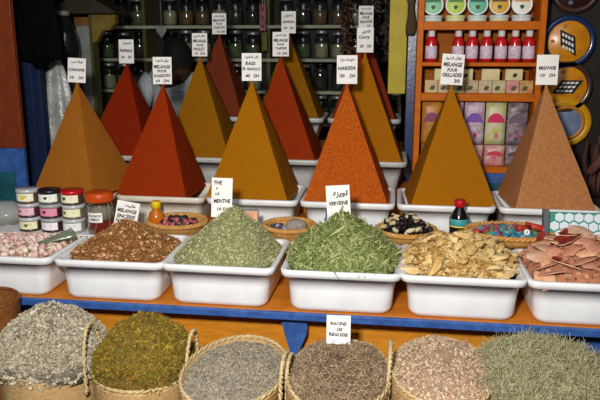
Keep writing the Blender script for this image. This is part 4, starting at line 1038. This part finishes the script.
# sacks of clear plastic hanging
def filmbag(x, y, z, rx, ry, h, m, lab, seed):
    b = MB(); rings = []
    for k in range(22):
        t = k/21; ring = []
        prof = (.25 + .75*min(1, (1-t)*3.2)**.6) * (.75 + .25*min(1, t*6))
        for i in range(36):
            a = 2*PI*i/36; wv = 1 + .13*math.sin(a*7 + seed + t*2) + .10*mnoise.noise(Vector((math.cos(a)*3+seed, math.sin(a)*3, t*6)))
            ring.append((rx*prof*wv*math.cos(a), ry*prof*wv*math.sin(a), h*t))
        rings.append(ring)
    b.loft(rings); o = b.build('plastic_sack', m, loc=(x, y, z)); return tag(o, lab, 'sack', 'pale plastic sacks by the navy posts')
sk = mat('sack_film', 'b9bab6', '8f918e', rough=.25, scale=9, bump=.6, bscale=22, spec=.7, dist=.02)
filmbag(-1.788, 3.42, .001, .112, .08, 1.64, sk, 'tall pale crumpled plastic sack against the navy posts', 1)
# pillar with bracket and shelf
o = tag(empty('pillar', (-1.87, 3.95, 0)), 'grey painted pillar with a yellow bracket and dark shelf above the coriander pyramid', 'pillar')
MB().box(-.045, .038, 0, .08, 0, 1.845, 0, .003).build('shaft', M['greypaint'], o)
MB().box(.038, .056, -.004, .08, 0, 1.90, 0, .002).build('edge_strip', M['olive'], o)
MB().box(-.05, .038, -.006, .08, 1.815, 1.865, 0, .002).build('collar', mat('brown_paint', '8a6030', '724c24', rough=.6, scale=12), o)
b = MB(); pts = [(.056, 1.72), (.075, 1.72), (.095, 1.75), (.125, 1.79), (.165, 1.79), (.20, 1.83), (.205, 1.88), (.056, 1.88)]
b.loft([[(p[0], 0, p[1]) for p in pts], [(p[0], .05, p[1]) for p in pts]], 0, False); b.build('bracket', mat('dull_yellow_paint', '8c7430', '735e24', rough=.6, scale=12), o)
b = MB(); b.loft([[(-.13, -.12, 1.905), (.0, -.12, 1.975), (.10, -.12, 1.975), (.25, -.12, 1.895), (.25, -.12, 1.882), (-.13, -.12, 1.882)], [(-.13, .12, 1.905), (.0, .12, 1.975), (.10, .12, 1.975), (.25, .12, 1.895), (.25, .12, 1.882), (-.13, .12, 1.882)]], 0, False)
b.build('shelf', mat('dark_olive_wood', '3a3424', '2c271b', rough=.6, scale=14), o)
# dark demijohn
sd = tag(empty('side_stand', (-1.86, 3.68, 0)), 'dark stand under the big dark glass jug at the left', 'stand')
MB().box(-.07, .07, -.05, .07, 1.57, 1.60, 0, .003).build('top', M['dark'], sd)
for sx in (-.055, .055):
    for sy in (-.035, .055): MB().box(sx-.01, sx+.01, sy-.01, sy+.01, 0, 1.57).build('leg', M['dark'], sd)
o = tag(MB().lathe([(.05, 0), (.068, .01), (.075, .08), (.072, .15), (.055, .20), (.035, .24), (.030, .265)], seg=28).build('glass_jug', mat('dark_glass', '181e1a', rough=.12, spec=.8), loc=(-1.855, 3.68, 1.601)), 'big dark glass jug with a pale rim left of the pillar', 'jug')
MB().lathe([(.031, .262), (.036, .264), (.036, .285), (.031, .288), (.001, .288)], seg=24).build('stopper', M['greypaint'], o)

# ------------------------------------------------------------------ jar shelves along the back
js = tag(empty('jar_rack', (-1.10, 4.73, 0)), 'dull green wooden rack of glass jars along the back wall', 'rack')
for z in (1.165, 1.390, 1.610, 1.835, 2.06):
    MB().box(-1.06, 1.12, 0, .20, z-.022, z, 0, .002).build('shelf_board', M['greygreen'], js)
for x in (-1.06, -.70, .19, 1.10): MB().box(x, x+.024, .004, .20, 0, 2.3).build('upright', M['olive'], js)
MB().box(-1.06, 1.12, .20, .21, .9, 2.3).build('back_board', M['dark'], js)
cont = [(mat('jar_fill_green', '48563a', '6c7450', rough=.9, scale=60, bump=.5), 'dark green leaves', 'g'), (mat('jar_fill_brown', '5a4430', '7c6244', rough=.9, scale=60, bump=.5), 'brown bark', 'b'),
        (mat('jar_fill_black', '2c2624', '444038', rough=.9, scale=60, bump=.5), 'blackish seeds', 'k'), (mat('jar_fill_pale', '8c8468', 'aca488', rough=.9, scale=60, bump=.5), 'pale roots', 'p')]
protos = []
for m, nm, _ in cont:
    o = tag(empty('glass_jar', (0, 0, 0)), nm, 'jar')
    MB().lathe([(.036, 0), (.046, .004), (.050, .02), (.050, .115), (.044, .135), (.038, .142), (.038, .150)], seg=22, cap1=False).build('glass_body', M['glass'], o)
    MB().lathe([(.034, .004), (.044, .008), (.0475, .022), (.0475, .085), (.001, .092)], seg=16).build('contents', m, o)
    MB().lathe([(.039, .144), (.042, .146), (.042, .160), (.036, .166), (.001, .167)], seg=22).build('lid', M['metal'] if _ in 'gp' else M['glassgrey'], o)
    protos.append(o)
rows = {1.835: 'top', 1.610: 'middle', 1.390: 'lower', 1.165: 'lowest'}
first = [True]*4; k = 0
for z, rn in rows.items():
    for i in range(18):
        x = -2.095 + .1195*i
        if x > -.06: break
        if any(abs(x - (-1.10 + u + .012)) < .062 for u in (-.70, .19)): continue
        if rn == 'lowest' and not (-.62 < x or -1.7 > x > -1.8): continue
        c = (i*7 + int(z*10)*3 + (i*i) % 5) % 4
        src = protos[c]
        o = src if first[c] else dup(src); first[c] = False
        o.location = (x + R.uniform(-.006, .006), 4.80 + R.uniform(-.01, .01), z + .0005); o.rotation_euler = (0, 0, R.uniform(0, 6)); s = R.uniform(1.0, 1.08); o.scale = (s, s, R.uniform(1.08, 1.18))
        tag(o, 'glass jar of %s on the %s shelf of the back rack' % (cont[c][1], rn), 'jar', 'glass jars of %s on the %s back shelf' % (cont[c][1], rn))
# pink strip and heart on strings
pk_ = tag(MB().box(-.022, .022, -.003, .003, -.17, 0, 0, .001).build('paper_strip', mat('pink_print', '9c5a64', '6a2f3c', rough=.5, scale=40), loc=(-.905, 4.585, 1.965)), 'narrow pink printed strip hanging in front of the back jars', 'strip')
MB().tube([(0, 0, 0), (0, 0, .83)], .0015, 4).build('string', M['card'], pk_)
b = MB()
for q in range(3): b.add([(.012*math.cos(a), -.0036, -.03 - .055*q + .014*math.sin(a)) for a in [2*PI*i/10 for i in range(10)]], [tuple(range(10))])
b.build('printed_motifs', plain('4a1420'), pk_)
o = tag(MB().box(-.018, .018, -.002, .004, -.12, 0, 0, .001).build('cloth_tag', mat('mustard_cloth', '6e6a30', '565224', rough=.8, scale=20), loc=(-.895, 4.583, 1.785)), 'mustard tag hanging below the pink strip', 'tag')
MB().tube([(0, .010, -.01), (0, .010, 1.013)], .0012, 4).build('loop', M['card'], o)
pts = []
for i in range(24):
    a = 2*PI*i/24; pts.append((.0024*16*math.sin(a)**3*.95, .0030*(13*math.cos(a) - 5*math.cos(2*a) - 2*math.cos(3*a) - math.cos(4*a))))
b = MB(); b.loft([[(p[0], -.004, p[1]) for p in pts], [(p[0], .004, p[1]) for p in pts]], 0, False)
o = tag(b.build('heart_pendant', M['greypaint'], loc=(-1.60, 4.565, 1.795)), 'pale heart-shaped pendant on a cord before the back jars', 'pendant')
MB().tube([(0, 0, .03), (0, 0, 1.0)], .003, 5).build('cord', M['greypaint'], o)
# dark garlands right of the rack
for gx, gy, z0, z1, c, nm in ((-.335, 4.50, 1.52, 2.79, '4a2a1e', 'hanging string of dark dried peppers left of the SALADE sign'), (-.16, 4.45, 1.50, 2.79, '3a2a30', 'hanging string of dark dried pods right of the Curry sign'), (-.09, 4.38, 1.62, 2.79, '2e2a22', 'hanging string of blackish pods beside the yellow board')):
    g = tag(MB().tube([(0, 0, z0), (0, 0, z1)], .003, 5).build('dried_garland', M['wood'], loc=(gx, gy, 0)), nm, 'garland', 'hanging garlands')
    b = MB(); z = z0
    while z < 2.12:
        for q in range(3):
            a = R.uniform(0, 6.3); Mx = Matrix.Rotation(a, 3, 'Z') @ Matrix.Rotation(R.uniform(.3, 1.1), 3, 'Y')
            b.blob(Vector((.02*math.cos(a), .02*math.sin(a), z + R.uniform(-.008, .008))), (.030, .010, .011), Mx, 7, 5, jit=.15)
        z += .026
    o = b.build('dried_pods', mat('garland_' + c, c, island=.5, rough=.45, spec=.5), g); tag(o, kind='stuff')
b = MB(); b.tube([(-.5, 0, 0), (.5, 0, 0)], .012, 8); tag(b.build('ceiling_rail', M['dark'], loc=(-.2, 4.44, 2.785)), 'dark rail under the ceiling carrying the garlands', 'rail')

# ------------------------------------------------------------------ the man behind the spices
def skin(verts, edges, radii, levels=1):
    me = bpy.data.meshes.new('tmp'); me.from_pydata(verts, edges, []); o = bpy.data.objects.new('tmp', me); C.objects.link(o)
    md = o.modifiers.new('s', 'SKIN'); sv = me.skin_vertices[0].data
    for i, r_ in enumerate(radii):
        sv[i].radius = r_ if isinstance(r_, tuple) else (r_, r_); sv[i].use_root = (i == 0)
    sd_ = o.modifiers.new('u', 'SUBSURF'); sd_.levels = levels; sd_.render_levels = levels
    dg = bpy.context.evaluated_depsgraph_get(); dg.update()
    ev = bpy.data.meshes.new_from_object(o.evaluated_get(dg))
    vs = [tuple(v.co) for v in ev.vertices]; fs = [tuple(p.vertices) for p in ev.polygons]
    bpy.data.objects.remove(o); bpy.data.meshes.remove(me); bpy.data.meshes.remove(ev)
    return vs, fs
J = [(-.17, .26, .95), (-.16, .22, 1.15), (-.13, .15, 1.36), (-.08, .02, 1.48), (-.03, -.05, 1.525), (0, -.09, 1.56)]
Rr = [(.15, .11), (.14, .10), (.16, .11), (.10, .08), .055, .06]
E_ = [(0, 1), (1, 2), (2, 3), (3, 4), (4, 5)]
def chain(start, pts, rs):
    prev = start
    for p, r_ in zip(pts, rs):
        J.append(p); Rr.append(r_); E_.append((prev, len(J)-1)); prev = len(J)-1
    return prev
arms = []
for s in (-1, 1):
    sh_ = chain(2, [(-.10 + s*.165, .06, 1.49 if s < 0 else 1.43)], [.066])
    w_ = chain(sh_, [(-.10 + s*.24, -.02, 1.24), (-.04 + s*.16, -.08, 1.10), (-.03 + s*.13, -.13, 1.08)], [.046, .030, (.036, .018)])
    for k in range(4): chain(w_, [(-.03 + s*(.10 + .018*k), -.165 - .006*(k in (1, 2)), 1.075), (-.03 + s*(.10 + .018*k), -.190 - .01*(k in (1, 2)), 1.060), (-.03 + s*(.10+.018*k), -.200, 1.038)], [.0095, .0085, .007])
    chain(w_, [(-.03 + s*.085, -.125, 1.065), (-.03 + s*.068, -.152, 1.050)], [.011, .008])
    chain(0, [(-.17 + s*.09, .25, .86), (-.17 + s*.10, .21, .50), (-.17 + s*.10, .25, .09), (-.17 + s*.11, .09, .04)], [.085, .06, .04, .035])
vs, fs = skin(J, E_, Rr, 1)
b = MB(); b.add(vs, fs, 0, True)
# head: one closed surface with brow, sockets, nose, lips and chin, bowed forward
HM = Matrix.Rotation(rad(38), 3, 'X') @ Matrix.Rotation(rad(14), 3, 'Z')
HC = Vector((.0, -.115, 1.605))
def gs(a, b_, w): return math.exp(-((a-b_)/w)**2)
def headpt(th, ph, grow=1.0):
    d = Vector((math.cos(th)*math.sin(ph), math.sin(th)*math.sin(ph), -math.cos(ph)))
    x, y, z = d.x*.082, d.y*.104, d.z*.130
    if z < 0: x *= 1 + z*2.4; y *= 1 + z*.8 if y > 0 else 1
    front = max(0, -d.y); ax = abs(x)
    y -= front*.024*gs(x, 0, .012)*gs(z, -.022, .020)
    y -= front*.008*gs(z, .022, .012)
    y += front*.012*gs(ax, .032, .014)*gs(z, .002, .014)
    y -= front*.009*gs(x, 0, .022)*gs(z, -.060, .008)
    y -= front*.010*gs(x, 0, .02)*gs(z, -.095, .016)
    return HC + HM @ Vector((x*grow, y*grow, z*grow))
b.loft([[headpt(2*PI*i/32, PI*k/24) for i in range(32)] for k in range(1, 24)], 0, True)
for s in (-1, 1):
    b.blob(HC + HM @ Vector((s*.074, .008, -.008)), (.010, .020, .032), HM, 10, 8)
person = tag(b.build('person', M['skin'], loc=(-1.362, 4.30, 0)), 'man in a pale striped shirt, head bowed, standing behind the pyramids', 'person')
b = MB()
rg = []
for k in range(11, 25):
    ring = []
    for i in range(32):
        th, ph = 2*PI*i/32, PI*min(k, 23.7)/24
        fr = max(0, -math.sin(th)); lim = .64 + .0*fr
        p = headpt(th, max(ph, PI*(.44 + .14*fr**1.5)), 1.17)
        ring.append(p)
    rg.append(ring)
b.loft(rg, 0, True); b.build('hair', M['hair'], person)
for s in (-1, 1):
    e = MB(); e.blob(HC + HM @ Vector((s*.031, -.079, .0)), (.012, .010, .007), HM, 10, 8); e.build('eye', plain('1c1614', .4), person)
    e = MB(); e.tube([HC + HM @ Vector((s*(.016+.010*q), -.094 + .003*q, .020 + .003*math.sin(q))) for q in range(4)], .0035, 5); e.build('eyebrow', M['hair'], person)
e = MB(); e.tube([HC + HM @ Vector((x, -.098 + abs(x)*.3, -.060)) for x in (-.022, -.01, 0, .01, .022)], [.002, .004, .0045, .004, .002], 6); e.build('lips', plain('6a3830'), person)
SJ = [(-.17, .26, .93), (-.16, .22, 1.15), (-.13, .15, 1.36), (-.075, .015, 1.485)]; SR = [(.175, .135), (.165, .125), (.20, .15), (.13, .105)]; SE = [(0, 1), (1, 2), (2, 3)]
for s in (-1, 1):
    p0 = 2
    for p, r_ in (((-.10 + s*.165, .06, 1.495 if s < 0 else 1.435), .088), ((-.10 + s*.24, -.02, 1.24), .068), ((-.05 + s*.175, -.055, 1.125), .048)):
        SJ.append(p); SR.append(r_); SE.append((p0, len(SJ)-1)); p0 = len(SJ)-1
vs, fs = skin(SJ, SE, SR, 2); b = MB(); b.add(vs, fs, 0, True); b.build('shirt', M['shirt'], person)
TJ = [(-.17, .26, .93)]; TR = [(.17, .13)]; TE = []
for s in (-1, 1):
    p0 = 0
    for p, r_ in (((-.17 + s*.09, .25, .84), .105), ((-.17 + s*.10, .215, .50), .08), ((-.17 + s*.10, .245, .11), .065)):
        TJ.append(p); TR.append(r_); TE.append((p0, len(TJ)-1)); p0 = len(TJ)-1
vs, fs = skin(TJ, TE, TR, 1); b = MB(); b.add(vs, fs, 0, True); b.build('trousers', plain('26282e', .9), person)

# ------------------------------------------------------------------ camera, light, world
cd = bpy.data.cameras.new('camera'); cam = bpy.data.objects.new('camera', cd); C.objects.link(cam)
cd.sensor_width = 36; cd.lens = 680/600*36; cd.clip_start = .05
cam.location = (0, 0, 1.716); cam.rotation_euler = (PI/2 - .227, 0, .142)
bpy.context.scene.camera = cam
def area(name, loc, target, size, power, col, sy=None):
    l = bpy.data.lights.new(name, 'AREA'); l.energy = power; l.color = col; l.size = size
    if sy: l.shape = 'RECTANGLE'; l.size_y = sy
    o = bpy.data.objects.new(name, l); C.objects.link(o); o.location = loc
    o.rotation_euler = (Vector(target) - Vector(loc)).to_track_quat('-Z', 'Y').to_euler(); return o
area('flash_key', (-.26, .10, 2.02), (-.3, 2.9, .9), .16, 70, (1, .972, .93))  # added flash-like key light just above the camera; no street lamp stands there
area('daylight_opening', (-.3, -.2, 3.4), (-.3, 2.3, .8), 2.6, 26, (.92, .96, 1), 1.6)
w = bpy.data.worlds.new('World'); bpy.context.scene.world = w; w.use_nodes = True
w.node_tree.nodes['Background'].inputs['Color'].default_value = (.55, .6, .7, 1)
w.node_tree.nodes['Background'].inputs['Strength'].default_value = .12
sc = bpy.context.scene
sc.view_settings.view_transform = 'Standard'; sc.view_settings.look = 'None'; sc.view_settings.gamma = 1
sc.view_settings.exposure = 0; sc.view_settings.use_curve_mapping = False
